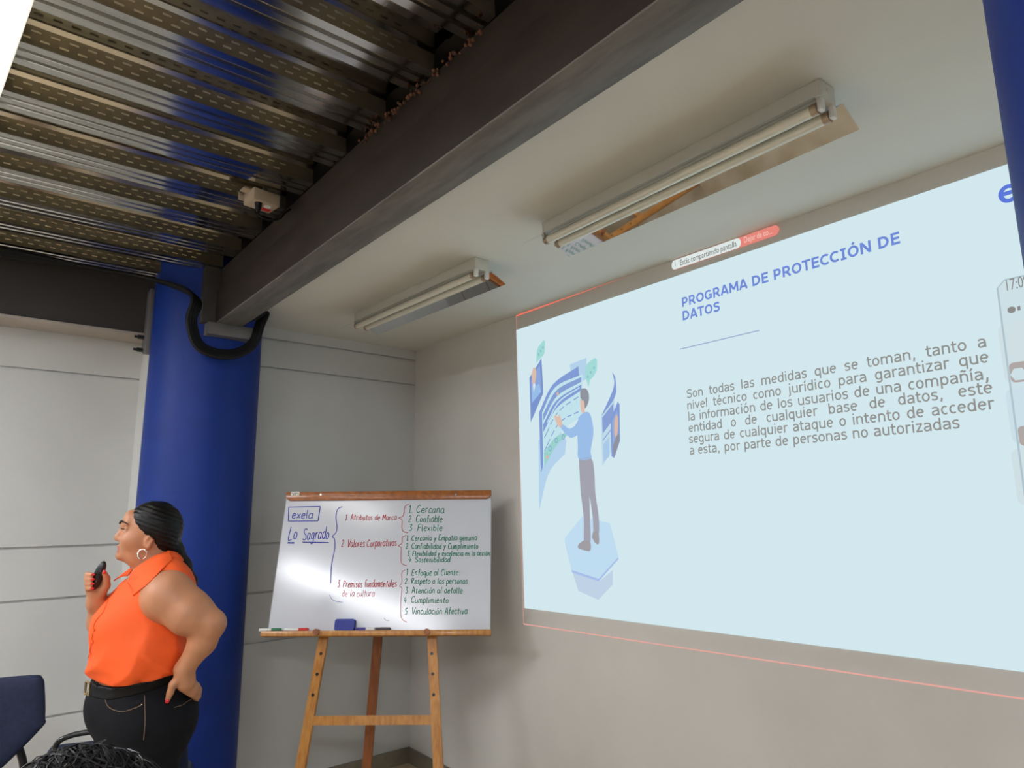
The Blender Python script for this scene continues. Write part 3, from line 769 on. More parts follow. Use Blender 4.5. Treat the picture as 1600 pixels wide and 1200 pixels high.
for px in (410, 1250):
    u, v = b2p(px, 136); bm = bmesh.new(); cyl(bm, bw(u, v, .013), bw(u, v, .0165), .0065, .0055, 16)
    box(bm, (0, 0, 0), (.009, .0012, .001), Matrix.Translation(bw(u, v, .0167)) @ BMX.to_3x3().to_4x4()); bm_obj('screw', bm, M['steel'], wb)
a, b = b2p(222, 143), b2p(278, 118)
bm = bmesh.new(); prism(bm, rrect(a[0], a[1], b[0], b[1], .004), BFR, .0142, .0148); stk = bm_obj('sticker', bm, M['sticker'], wb)
def ribbon(bm, uv, w, n=.0012):
    P = [Vector((u, v)) for u, v in uv]; N = len(P)
    if N < 2: return
    L = []; R_ = []
    for i in range(N):
        t = P[min(i+1, N-1)]-P[max(i-1, 0)]
        if t.length < 1e-7: t = Vector((1, 0))
        t.normalize(); q = Vector((-t.y, t.x)); L.append(P[i]+q*w/2); R_.append(P[i]-q*w/2)
    va = [bm.verts.new(bw(p.x, p.y, n)) for p in L]; vb = [bm.verts.new(bw(p.x, p.y, n)) for p in R_]
    for i in range(N-1): bm.faces.new((va[i], vb[i], vb[i+1], va[i+1]))
# single stroke handwriting: x 0..w, baseline 0, small letters .6 high, capitals 1
GL = {
 'a': (.52, [[(.46, .55), (.22, .6), (.05, .38), (.07, .1), (.25, 0), (.42, .2), (.47, .58)], [(.47, .58), (.44, .15), (.54, .02)]]),
 'b': (.5, [[(.08, 1), (.06, 0)], [(.07, .3), (.2, .56), (.42, .5), (.46, .2), (.28, 0), (.07, .08)]]),
 'c': (.45, [[(.42, .5), (.25, .6), (.07, .4), (.07, .12), (.25, 0), (.44, .1)]]),
 'd': (.52, [[(.44, .45), (.25, .58), (.06, .38), (.08, .08), (.28, 0), (.44, .2)], [(.45, 1), (.44, .2), (.5, 0)]]),
 'e': (.48, [[(.06, .3), (.42, .36), (.38, .55), (.22, .6), (.06, .4), (.08, .1), (.26, 0), (.46, .1)]]),
 'f': (.4, [[(.42, .95), (.3, 1), (.2, .85), (.18, -.05)], [(.02, .55), (.38, .58)]]),
 'g': (.5, [[(.42, .52), (.22, .6), (.06, .38), (.12, .06), (.34, .1), (.43, .5)], [(.43, .56), (.44, -.2), (.28, -.4), (.08, -.3)]]),
 'i': (.22, [[(.1, .58), (.1, .08), (.2, 0)], [(.1, .8), (.11, .84)]]),
 'l': (.22, [[(.1, 1), (.09, .1), (.2, 0)]]),
 'm': (.75, [[(.06, .58), (.06, 0)], [(.06, .4), (.2, .58), (.32, .5), (.33, 0)], [(.33, .4), (.48, .58), (.6, .5), (.62, .06), (.72, 0)]]),
 'n': (.5, [[(.06, .58), (.06, 0)], [(.06, .38), (.22, .58), (.38, .5), (.4, .08), (.5, 0)]]),
 'o': (.48, [[(.26, .6), (.07, .42), (.08, .1), (.25, 0), (.43, .15), (.42, .45), (.26, .6)]]),
 'p': (.5, [[(.07, .58), (.06, -.4)], [(.07, .42), (.24, .6), (.43, .45), (.4, .12), (.22, 0), (.07, .1)]]),
 'q': (.5, [[(.42, .5), (.22, .6), (.06, .38), (.1, .06), (.3, .04), (.43, .3)], [(.44, .58), (.43, -.4)]]),
 'r': (.4, [[(.08, .58), (.08, 0)], [(.08, .36), (.2, .56), (.38, .56)]]),
 's': (.42, [[(.38, .54), (.2, .6), (.08, .46), (.34, .22), (.32, .03), (.06, .03)]]),
 't': (.38, [[(.2, .9), (.17, .1), (.32, 0)], [(.02, .6), (.38, .64)]]),
 'u': (.5, [[(.06, .58), (.07, .12), (.22, 0), (.4, .15), (.42, .58)], [(.42, .3), (.5, 0)]]),
 'v': (.45, [[(.04, .58), (.2, 0), (.42, .58)]]),
 'x': (.46, [[(.05, .58), (.42, 0)], [(.42, .58), (.05, 0)]]),
 'y': (.46, [[(.05, .58), (.2, .1)], [(.42, .58), (.2, .05), (.06, -.38)]]),
 'L': (.62, [[(.12, 1), (.08, .02), (.58, .06)]]),
 'S': (.6, [[(.54, .86), (.36, 1), (.12, .86), (.16, .6), (.48, .42), (.5, .1), (.24, 0), (.04, .12)]]),
 'A': (.62, [[(.04, 0), (.28, 1), (.56, 0)], [(.12, .36), (.48, .38)]]),
 'M': (.76, [[(.06, 0), (.1, .98), (.36, .4), (.62, 1), (.68, 0)]]),
 'V': (.6, [[(.04, 1), (.28, 0), (.58, 1.02)]]),
 'C': (.62, [[(.56, .84), (.38, 1), (.1, .7), (.08, .26), (.3, 0), (.58, .12)]]),
 'P': (.56, [[(.1, 1), (.08, 0)], [(.08, .98), (.42, .96), (.46, .62), (.1, .48)]]),
 'E': (.56, [[(.5, .96), (.14, .92), (.1, .54), (.4, .52)], [(.1, .54), (.08, .04), (.52, .04)]]),
 'R': (.6, [[(.1, 1), (.08, 0)], [(.08, .98), (.44, .94), (.44, .6), (.1, .48), (.54, 0)]]),
 'F': (.54, [[(.5, .96), (.1, .94), (.08, 0)], [(.1, .5), (.4, .52)]]),
 '1': (.3, [[(.04, .78), (.18, 1), (.18, 0)], [(.04, 0), (.3, .02)]]),
 '2': (.5, [[(.06, .78), (.24, 1), (.42, .76), (.06, .04), (.46, .06)]]),
 '3': (.46, [[(.06, .94), (.4, .92), (.2, .56), (.42, .36), (.3, .02), (.04, .06)]]),
 '4': (.5, [[(.2, 1), (.06, .4), (.46, .42)], [(.36, .7), (.34, 0)]]),
 '5': (.46, [[(.42, .98), (.12, .96), (.1, .56), (.38, .48), (.36, .08), (.06, .02)]]),
 '.': (.2, [[(.08, .02), (.11, .05)]]), '-': (.36, [[(.04, .4), (.3, .4)]]), ' ': (.3, []),
}
ACC = {'í': 'i', 'ó': 'o', 'á': 'a', 'é': 'e', 'ú': 'u'}
def glyph(ch):
    if ch in ACC:
        w, s = GL[ACC[ch]]
        s = [q for q in s if not (ACC[ch] == 'i' and q[0][1] > .7)]+[[(w*.4, .74), (w*.75, .95)]]
        return w, s
    return GL[ch]
hw = random.Random(11)
def write(bm, body, p0, p1, cap, wd=.0036):
    a, b = b2p(*p0), b2p(*p1)
    cp = abs(b2p(p0[0], p0[1]-cap)[1]-a[1])
    adv = [glyph(c)[0]+.10 for c in body]; tot = sum(adv)
    L = math.dist(a, b); sx = L/tot; x = 0.0
    dx, dy = (b[0]-a[0])/L, (b[1]-a[1])/L
    for c, w in zip(body, adv):
        _, ss = glyph(c); jy = hw.uniform(-.05, .05); k = hw.uniform(.92, 1.06); sl = hw.uniform(.04, .12)
        for s in ss:
            pts = [((x+px*k+py*sl)*sx, (py*k+jy)*cp) for px, py in s]
            if len(pts) > 2: pts = sm(pts, 5)
            ribbon(bm, [(a[0]+u*dx, a[1]+u*dy+v) for u, v in pts], wd)
        x += w
def curve(bm, pts, wd=.0036, n=6): ribbon(bm, [b2p(*p) for p in sm(pts, n)], wd)
bm = bmesh.new()
write(bm, 'exela', (222, 280), (358, 278), 52, .0046); write(bm, 'Lo', (198, 412), (258, 410), 76, .0046); write(bm, 'Sagrado', (290, 412), (458, 410), 72, .0042)
for q in ([(205, 210), (402, 206)], [(402, 206), (388, 296)], [(388, 296), (202, 297)], [(202, 297), (205, 210)]): ribbon(bm, [b2p(*p) for p in q], .0046)
ribbon(bm, [b2p(*p) for p in ((198, 433), (240, 434))], .0085); ribbon(bm, [b2p(*p) for p in ((290, 429), (370, 430), (455, 432))], .005)
curve(bm, [(540, 207), (512, 222), (500, 270), (506, 330), (500, 368), (478, 394), (491, 410), (492, 470), (478, 540), (470, 600), (467, 686)], .0042)
curve(bm, [(460, 757), (475, 785), (505, 800), (542, 805)], .0022)
bm_obj('blue_lettering', bm, M['ink_blue'], wb, None)
bm = bmesh.new()
write(bm, '1. Atributos de Marca', (558, 290), (880, 290), 36); write(bm, '2. Valores Corporativos', (533, 460), (880, 452), 46)
write(bm, '3. Premisas fundamentales', (508, 712), (880, 707), 44); write(bm, 'de la cultura', (537, 768), (742, 768), 42, .0026)
curve(bm, [(958, 190), (932, 205), (925, 245), (917, 268), (892, 278), (912, 290), (912, 340), (922, 362), (950, 371)], .003)
curve(bm, [(940, 385), (915, 400), (912, 435), (890, 452), (908, 465), (905, 520), (912, 562), (942, 577)], .003)
curve(bm, [(932, 602), (912, 620), (912, 680), (898, 703), (912, 720), (905, 800), (905, 880), (915, 912), (945, 930)], .0026)
bm_obj('red_lettering', bm, M['ink_red'], wb, None)
for s, x0, y0, x1, y1, c in (('1. Cercana', 952, 245, 1180, 245, 46), ('2. Confiable', 952, 305, 1168, 305, 44), ('3. Flexible', 955, 358, 1168, 357, 40),
    ('1. Cercanía y Empatía genuina', 940, 420, 1384, 416, 34), ('2. Confiabilidad y Cumplimiento', 935, 470, 1390, 468, 34), ('3. Flexibilidad y excelencia en la acción', 945, 515, 1464, 512, 32),
    ('4. Sostenibilidad', 952, 553, 1216, 553, 32), ('1. Enfoque al Cliente', 938, 636, 1266, 635, 38), ('2. Respeto a las personas', 930, 688, 1325, 688, 36),
    ('3. Atención al detalle', 932, 748, 1292, 748, 38), ('4. Cumplimiento', 922, 808, 1205, 808, 38), ('5. Vinculación Afectiva', 930, 880, 1324, 878, 42)):
    bm = bmesh.new(); write(bm, s, (x0, y0), (x1, y1), c); bm_obj('green_lettering', bm, M['ink_green'], wb, None)
bm = bmesh.new(); curve(bm, [(800, 903), (812, 916), (832, 920)], .0018); bm_obj('pencil_mark', bm, M['ink_black'], wb, None); bm = bmesh.new(); curve(bm, [(226, 130), (236, 124), (240, 138), (250, 124), (252, 138), (262, 126), (272, 134)], .002)
for v in bm.verts: v.co += Vector(BN)*.0142
bm_obj('sticker_lettering', bm, M['ink_black'], stk, None)
# sloping ledge under the board
bm = bmesh.new()
prism(bm, [(-BW/2-.012, -.030), (BW/2+.006, -.030), (BW/2+.006, -.004), (-BW/2-.012, -.004)], BFR, -.014, .062)
bmesh.ops.recalc_face_normals(bm, faces=bm.faces[:])
bmesh.ops.bevel(bm, geom=bm.edges[:], offset=.004, segments=2, affect='EDGES', profile=.5)
bm_obj('ledge', bm, M['wood'], wb)

# eraser and markers lying on the ledge
ea, eb = b2p(497, 968), b2p(628, 908)
er = thing('board_eraser', 'blue felt board eraser standing on the whiteboard ledge', 'eraser', tuple(bw((ea[0]+eb[0])/2, -.003, .02)))
bm = bmesh.new(); prism(bm, rrect(ea[0], -.003, eb[0], .052, .012), BFR, .003, .026)
bmesh.ops.recalc_face_normals(bm, faces=bm.faces[:]); bm_obj('felt_body', bm, M['eraser'], er)
bm = bmesh.new(); prism(bm, rrect(ea[0]+.002, -.002, eb[0]-.002, .050, .012), BFR, .026, .031); bm_obj('grip_back', bm, M['eraser_grip'], er)
def marker(u0, u1, capm, cap_left, label, body='plastic_white'):
    t = thing('marker_pen', label, 'marker', tuple(bw((u0+u1)/2, .004, .012)), 'marker pens on the board ledge')
    r = .0085; n = .014; v = -.004+r
    ca, cb_ = (u0, u0+.045) if cap_left else (u1-.045, u1)
    ba, bb = (u0+.045, u1) if cap_left else (u0, u1-.045)
    bm = bmesh.new(); cyl(bm, bw(ba, v, n), bw(bb, v, n), r*.92, seg=16); bm_obj('barrel', bm, M[body], t)
    bm = bmesh.new(); cyl(bm, bw(ca, v, n), bw(cb_, v, n), r, seg=16); e = ca-.004 if cap_left else cb_+.004; cyl(bm, bw(ca if cap_left else cb_, v, n), bw(e, v, n), r, r*.6, seg=16); bm_obj('cap', bm, M[capm], t)
mu = lambda px: b2p(px, 966)[0]
marker(mu(162)-.105, mu(162), 'plastic_green', False, 'white marker with green cap at the left end of the whiteboard ledge')
marker(mu(330)-.115, mu(330), 'plastic_red', False, 'white marker with red cap on the whiteboard ledge')
marker(mu(634), mu(634)+.088, 'plastic_violet', True, 'white marker with violet cap beside the blue eraser')
marker(mu(752), mu(752)+.07, 'plastic_dark', False, 'dark marker pen on the ledge, farthest from the green one', 'plastic_dark')

# easel
ez = thing('easel', 'honey coloured wooden easel with three legs holding the whiteboard', 'easel', (float(BO[0]), float(BO[1]), 0))
EN = -.032
EO = BO+BN*EN
def e2(px, py):
    p = on_plane(px, py, EO, BN)-EO; return np.array([float(p @ BX), float(p @ BU)])
def leg2(name, top_px, bot_px, w, m):
    a, b = e2(*top_px), e2(*bot_px); d = (b-a)/np.linalg.norm(b-a)
    a = a-d*.60                                   # carries on up behind the board
    zf = lambda s: (EO+BX*(a+d*s)[0]+BU*(a+d*s)[1])[2]
    s1 = zf(0)/(zf(0)-zf(1)); e = a+d*s1
    q = np.array([-d[1], d[0]])*w/2
    bm = bmesh.new()
    prism(bm, [tuple(a+q), tuple(a-q), tuple(e-q), tuple(e+q)], (EO, BX, BU, BN), -.011, .011)
    bmesh.ops.recalc_face_normals(bm, faces=bm.faces[:])
    bmesh.ops.bevel(bm, geom=bm.edges[:], offset=.003, segments=2, affect='EDGES')
    for v in bm.verts:
        if v.co.z < 0: v.co.z = 0.0
    return bm, (lambda px, py: e2(px, py))
def z8(x, y): return (360+x/3.3333, 960+y/3.3333)
for top, bot, hs in (((490, 100), (366, 800), ((475, 205), (455, 312), (433, 420))), ((1050, 100), (1083, 800), ((1050, 205), (1055, 310), (1060, 418)))):
    bm, _ = leg2('leg', z8(*top), z8(*bot), .047, M['wood'])
    for h_ in hs:
        u, v = e2(*z8(*h_)); c0 = EO+BX*u+BU*v
        cyl(bm, tuple(c0+BN*.0108), tuple(c0+BN*.0116), .0075, seg=14, mi=1)
    bm_obj('leg', bm, [M['wood'], M['black_plastic']], ez)
    u, v = e2(*(z8(*((475, 101) if top[0] < 600 else (1037, 100))))); c0 = EO+BX*u+BU*v
    bm = bmesh.new(); cyl(bm, tuple(c0+BN*.008), tuple(c0+BN*.070), .010, seg=16); cyl(bm, tuple(c0+BN*.070), tuple(c0+BN*.106), .016, .015, seg=20)
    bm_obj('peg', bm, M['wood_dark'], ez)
bl = e2(*z8(432, 578)); br = e2(*z8(1055, 574)); tl = e2(*z8(440, 528)); tr = e2(*z8(1048, 524))
bm = bmesh.new(); prism(bm, [tuple(bl), tuple(br), tuple(tr), tuple(tl)], (EO, BX, BU, BN), -.008, .010); bm_obj('crossbar', bm, M['wood'], ez)
# back leg
pt = EO+BX*0.0+BU*(BH*.92)
best = None
for yy in range(1205, 1700, 3):
    f = hit(591-.0857*(yy-990), yy, 2, 0.0)
    back = -float((f-BO) @ BNh)
    if f[0] > .03 and f[1] < -.03 and (best is None or abs(back-.22) < best[0]): best = (abs(back-.22), f)
foot = best[1]
ptp = on_plane(591-.0857*(800-990), 800, EO-BN*.02, BN)
d = Vector(foot-ptp).normalized(); X_ = Vector(BX); X_ = (X_-d*X_.dot(d)).normalized(); N_ = d.cross(X_)
bm = bmesh.new(); Lg = Vector(foot-ptp).length
prism(bm, [(-.023, 0), (.023, 0), (.023, Lg), (-.023, Lg)], (Vector(ptp), X_, d, N_), -.011, .011)
bmesh.ops.recalc_face_normals(bm, faces=bm.faces[:])
for v in bm.verts:
    if v.co.z < 0.02: v.co += d*(-v.co.z/d.z)
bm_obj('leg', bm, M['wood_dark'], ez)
cb0 = EO+BU*(BH-.10)-BN*.004
bm = bmesh.new(); prism(bm, [(-.32, -.025), (.32, -.025), (.32, .025), (-.32, .025)], (cb0, BX, BU, BN), -.030, -.012); bm_obj('top_bar', bm, M['wood'], ez)
# chairs and listener stand here (floor positions worked out from the photo)
def floor_dir(px, py, dist):
    d = ray(px, py)[:2]; d = d/np.hypot(*d); return EYE[:2]+d*dist, d
_p, _d = floor_dir(-62, 1080, 3.0)
CH1 = (float(_p[0]-_d[0]*.25), float(_p[1]-_d[1]*.25), math.atan2(-_d[1], -_d[0])-math.pi/2, .985)
_p, _d = floor_dir(186, 1150, 3.10)
_fw = math.atan2(_d[1], _d[0])+math.radians(-8)
CH2 = (float(_p[0]+math.cos(_fw)*.25), float(_p[1]+math.sin(_fw)*.25), _fw-math.pi/2, .705)
LTOP = 1.341
# ================================================================== SMOOTH SOLIDS (distance fields turned into one mesh)
class Field:
    def __init__(s, lo, hi, h):
        s.lo = np.array(lo, float); s.h = h
        s.n = np.ceil((np.array(hi)-s.lo)/h).astype(int)+1
        s.d = np.full(s.n, 0.25, np.float32)
    def sub(s, lo, hi):
        i0 = np.maximum(0, np.floor((np.array(lo)-s.lo)/s.h).astype(int)); i1 = np.minimum(s.n, np.ceil((np.array(hi)-s.lo)/s.h).astype(int)+1)
        if np.any(i1 <= i0): return None
        sl = tuple(slice(a, b) for a, b in zip(i0, i1))
        ax = [(s.lo[k]+s.h*np.arange(i0[k], i1[k])).astype(np.float32) for k in range(3)]
        return sl, (ax[0][:, None, None], ax[1][None, :, None], ax[2][None, None, :])
    def full(s):
        return s.sub(s.lo, s.lo+s.h*(s.n-1))[1]
    def merge(s, fn, lo, hi, k):
        m = max(0.05, 2*k); q = s.sub(np.array(lo)-m, np.array(hi)+m)
        if q is None: return s
        sl, P = q; d = fn(*P); a = s.d[sl]
        if k > 0:
            hh = np.maximum(k-np.abs(a-d), 0)/k; s.d[sl] = np.minimum(a, d)-hh*hh*k*.25
        else: s.d[sl] = np.minimum(a, d)
        return s
    def rc(s, a, b, ra, rb=None, k=.02):
        rb = ra if rb is None else rb
        a, b = np.array(a, float), np.array(b, float); ab = b-a; L2 = max(1e-9, ab @ ab)
        def fn(x, y, z):
            px, py, pz = x-a[0], y-a[1], z-a[2]
            t = np.clip((px*ab[0]+py*ab[1]+pz*ab[2])/L2, 0, 1)
            return np.sqrt((px-t*ab[0])**2+(py-t*ab[1])**2+(pz-t*ab[2])**2)-(ra+(rb-ra)*t)
        r = max(ra, rb); return s.merge(fn, np.minimum(a, b)-r, np.maximum(a, b)+r, k)
    def chain(s, pts, rs, k=.02):
        for i in range(len(pts)-1): s.rc(pts[i], pts[i+1], rs[i], rs[i+1], k)
        return s
    @staticmethod
    def ell_fn(c, r, rot=None):
        c = np.array(c, float); r = np.array(r, float)
        R3 = np.eye(3) if rot is None else np.array(rot)
        def fn(x, y, z):
            px, py, pz = x-c[0], y-c[1], z-c[2]
            if rot is not None:
                px, py, pz = [R3[0, i]*px+R3[1, i]*py+R3[2, i]*pz for i in range(3)]
            k0 = np.sqrt((px/r[0])**2+(py/r[1])**2+(pz/r[2])**2); k1 = np.sqrt((px/r[0]**2)**2+(py/r[1]**2)**2+(pz/r[2]**2)**2)
            return k0*(k0-1)/np.maximum(k1, 1e-6)
        return fn
    def ell(s, c, r, k=.03, rot=None):
        m = max(r); return s.merge(s.ell_fn(c, r, rot), np.array(c)-m, np.array(c)+m, k)
    def cut(s, fn, k=.006):
        b = -fn(*s.full()); a = s.d; hh = np.maximum(k-np.abs(a-b), 0)/k; s.d = (np.maximum(a, b)+hh*hh*k*.25).astype(np.float32); return s
    def copy(s):
        q = Field.__new__(Field); q.lo, q.h, q.n, q.d = s.lo, s.h, s.n, s.d.copy(); return q
    def mesh(s, name, to_world):
        d = s.d; neg = d < 0
        cnt = np.zeros(np.array(d.shape)-1, np.int8)
        for i in (0, 1):
            for j in (0, 1):
                for k in (0, 1): cnt += neg[i:d.shape[0]-1+i, j:d.shape[1]-1+j, k:d.shape[2]-1+k]
        act = (cnt > 0) & (cnt < 8); cells = np.argwhere(act); idx = np.full(act.shape, -1, np.int32); idx[act] = np.arange(len(cells))
        acc = np.zeros((len(cells), 3)); w = np.zeros(len(cells))
        cor = [(i, j, k) for i in (0, 1) for j in (0, 1) for k in (0, 1)]
        vals = {c: d[cells[:, 0]+c[0], cells[:, 1]+c[1], cells[:, 2]+c[2]] for c in cor}
        for c in cor:
            for ax in range(3):
                if c[ax] == 0:
                    c2 = list(c); c2[ax] = 1; c2 = tuple(c2); a, b = vals[c], vals[c2]; m = (a < 0) != (b < 0)
                    t = np.where(m, a/np.where(m, a-b, 1), 0)
                    p = np.array(c, float)[None, :].repeat(len(cells), 0); p[:, ax] = t
                    acc += p*m[:, None]; w += m
        V = s.lo+s.h*(cells+acc/w[:, None])
        F_ = []
        for ax in range(3):
            o1, o2 = (ax+1) % 3, (ax+2) % 3
            sa = [slice(None)]*3; sb = [slice(None)]*3; sa[ax] = slice(0, -1); sb[ax] = slice(1, None)
            a, b = neg[tuple(sa)], neg[tuple(sb)]
            e = np.argwhere(a != b)
            ok = (e[:, o1] > 0) & (e[:, o2] > 0) & (e[:, o1] < act.shape[o1]) & (e[:, o2] < act.shape[o2]); e = e[ok]
            fl = a[e[:, 0], e[:, 1], e[:, 2]]
            q = []
            for u, v in ((0, 0), (-1, 0), (-1, -1), (0, -1)):
                c = e.copy(); c[:, o1] += u; c[:, o2] += v; q.append(idx[c[:, 0], c[:, 1], c[:, 2]])
            q = np.stack(q, 1); q[~fl] = q[~fl][:, ::-1]; F_.append(q)
        Fc = np.concatenate(F_); W = to_world(V)
        me = bpy.data.meshes.new(name)
        me.vertices.add(len(W)); me.vertices.foreach_set('co', W.astype(np.float32).ravel())
        me.loops.add(Fc.size); me.loops.foreach_set('vertex_index', Fc.astype(np.int32).ravel())
        me.polygons.add(len(Fc)); me.polygons.foreach_set('loop_start', np.arange(0, Fc.size, 4, dtype=np.int32))
        me.update(calc_edges=True); me.validate()
        me.polygons.foreach_set('use_smooth', [True]*len(me.polygons))
        return me, V, Fc

# ================================================================== THE WOMAN
WD = 2.75
_az = ray(225, 950)[:2]; _az = _az/np.hypot(*_az); _xr = np.array([_az[1], -_az[0]])
def pw(px, py, yl=0.0):
    d = ray(px, py); p = EYE+(WD+yl)/(d[:2] @ _az)*d
    return np.array([(p[:2]-EYE[:2]) @ _xr, yl, p[2]])
def wworld(V):
    V = np.atleast_2d(V); xy = EYE[:2]+np.outer(WD+V[:, 1], _az)+np.outer(V[:, 0], _xr)
    return np.column_stack([xy, V[:, 2]])
def ww(p): return Vector(wworld(np.array(p))[0])

woman = thing('person', 'woman in a sleeveless orange blouse and dark jeans, hand on hip, holding a clicker', 'person', tuple(ww((0.03, 0, 0))))
LO, HI = (-.26, -.40, -.01), (.36, .32, 1.60)
T = Field(LO, HI, .005)                                  # trunk, used again for the clothes
T.ell((.035, .0, 1.25), (.118, .185, .115), .05).ell((.03, -.02, 1.10), (.135, .19, .16), .06)
T.ell((-.055, -.075, 1.165), (.088, .088, .092), .05).ell((-.065, .075, 1.17), (.085, .085, .09), .05)
T.ell((-.014, -.005, 1.06), (.126, .185, .105), .05)
T.ell((.022, 0, .90), (.152, .192, .14), .05).ell((-.040, -.0, .925), (.096, .150, .085), .04)
T.ell((.095, -.08, .865), (.088, .100, .105), .04).ell((.095, .08, .865), (.088, .100, .105), .04)
T.rc((.055, -.10, 1.315), (.055, .10, 1.315), .055, k=.04)     # shoulders' slope
T.rc((.058, -.15, 1.285), (.058, .15, 1.285), .058, k=.04)
TR = T.copy()                                           # trunk without neck
Bd = T.copy()
# neck and head
Bd.rc((.012, 0, 1.42), (.032, 0, 1.32), .056, .064, .03)
Bd.ell((.005, 0, 1.497), (.084, .073, .080), .02)
Bd.ell((-.030, 0, 1.455), (.058, .058, .070), .03).ell((-.052, 0, 1.412), (.040, .042, .036), .025)
Bd.ell((-.068, 0, 1.522), (.018, .042, .030), .02)
Bd.ell((-.086, 0, 1.397), (.0155, .020, .015), .015).rc((-.035, -.02, 1.388), (-.035, .02, 1.388), .026, k=.03)
for s in (-1, 1):
    Bd.ell((-.058, .036*s, 1.448), (.030, .022, .026), .02)
    Bd.rc((-.089, .010*s, 1.504), (-.076, .045*s, 1.506), .0075, .006, .012)     # brow ridge
    Bd.ell((-.005, .066*s, 1.441), (.0135, .0075, .0235), .006)                      # ear
    Bd.rc((-.013, .069*s, 1.447), (-.004, .075*s, 1.462), .0045, k=.004).rc((-.004, .075*s, 1.462), (.007, .076*s, 1.450), .0045, k=.004).rc((.007, .076*s, 1.450), (-.003, .072*s, 1.424), .0045, .005, .004)
Bd.rc((-.086, 0, 1.490), (-.1005, 0, 1.462), .0085, .0100, .010).ell((-.098, 0, 1.4555), (.0125, .0100, .0085), .006)
for s in (-1, 1): Bd.ell((-.091, .0115*s, 1.4525), (.0085, .0065, .0065), .006)
Bd.ell((-.088, 0, 1.4295), (.0125, .024, .0070), .006).ell((-.0865, 0, 1.4155), (.0125, .021, .0068), .006)
Bd.cut(Field.ell_fn((-.099, 0, 1.4222), (.014, .030, .0016)), .002)
for s in (-1, 1):
    Bd.cut(Field.ell_fn((-.091, .032*s, 1.486), (.0125, .0155, .0075)), .006)
    Bd.rc((-.0855, .018*s, 1.4905), (-.074, .046*s, 1.4895), .0052, .005, .004).rc((-.0845, .018*s, 1.4795), (-.074, .044*s, 1.4805), .0042, .004, .004)
# near (left) arm: shoulder, elbow thrown back, hand on hip with the thumb pointing down
SHn = pw(264, 931, -.205); ELn = pw(330, 975, -.265); WRn = pw(288, 1046, -.205)
Bd.rc(SHn+(-.01, .05, .0), SHn, .070, .072, .04)
Bd.chain([SHn, SHn*.45+ELn*.55+(-.004, 0, -.006), ELn], [.072, .066, .043], .03)
Bd.chain([ELn, ELn*.6+WRn*.4+(.006, 0, .0), WRn], [.043, .041, .028], .02)
PMn = pw(289, 1063, -.20)
Bd.rc(WRn, PMn, .028, .026, .02); Bd.ell(PMn+(.004, .0, -.004), (.027, .018, .034), .015)
Bd.chain([pw(281, 1058, -.210), pw(270, 1070, -.213), pw(266, 1082, -.210), pw(262, 1093, -.206)], [.0165, .0125, .0105, .0082], .006)
for i, (u, v) in enumerate(((298, 1062), (301, 1068), (300, 1075), (296, 1081))):
    a = pw(u-6, v-2, -.195); b = pw(u+4, v+4, -.170); c = pw(u+10, v+9, -.125); e = pw(u+11, v+14, -.085)
    Bd.chain([a, b, c, e], [.0105, .0098, .009, .0075], .004)
# far (right) arm: elbow low in front, forearm up, hand holding the clicker
SHf = np.array((.020, .175, 1.272)); ELf = pw(170, 1000, .15); WRf = pw(151, 941, .055)
Bd.chain([SHf, SHf*.5+ELf*.5, ELf], [.070, .060, .046], .03)
Bd.chain([ELf, ELf*.5+WRf*.5+(-.004, 0, 0), WRf], [.045, .042, .028], .02)
PMf = pw(150, 921, .035)
Bd.rc(WRf, PMf, .028, .027, .02); Bd.ell(PMf+(0, .004, .006), (.030, .018, .036), .012)
ftips = []
for i in range(4):
    yv = 900+i*7.2
    a = pw(149, yv+3, .040); b = pw(137.5+abs(i-1.2)*.8, yv-1, .034); c = pw(135.5+abs(i-1.2)*.9, yv-2.5, .008); e = pw(143.5-i*.4, yv-2.0, -.012)
    Bd.chain([a, b, c, e], [.0105, .0100, .0088, .0072], .0035); ftips.append(e)
th = [pw(158, 928, .025), pw(166, 915, .010), pw(166.5, 904, -.002), pw(163.5, 895.5, -.014)]
Bd.chain(th, [.0165, .0130, .0108, .0085], .006)
# legs and feet
for s in (-1, 1):
    Bd.rc((.03, .095*s, .86), (.035, .088*s, .50), .105, .070, .04); Bd.chain([(.035, .088*s, .50), (.055, .09*s, .34), (.055, .09*s, .09)], [.062, .058, .038], .03)
    Bd.chain([(.06, .09*s, .045), (-.03, .098*s, .035), (-.10, .10*s, .028)], [.036, .034, .026], .02)
me, V, Fc = Bd.mesh('body', wworld)
body = link('body', me, woman, [M['skin'], M['lip']])
fcn = V[Fc].mean(1)
lip = (fcn[:, 0] < -.086) & (np.abs(fcn[:, 1]) < .021) & (((fcn[:, 2] > 1.4095) & (fcn[:, 2] < 1.4345)))
me.polygons.foreach_set('material_index', lip.astype(np.int32))
def wpart(name, bm, m, sm=50, par=None): return bm_obj(name, bm, m, par or woman, sm)
def wsph(bm, p, r, sc=(1, 1, 1), sub=2):
    mt = Matrix.Translation(ww(p)) @ Matrix.Rotation(math.atan2(_xr[1], _xr[0]), 4, 'Z') @ Matrix.Diagonal((*sc, 1))
    bmesh.ops.create_icosphere(bm, subdivisions=sub, radius=r, matrix=mt)
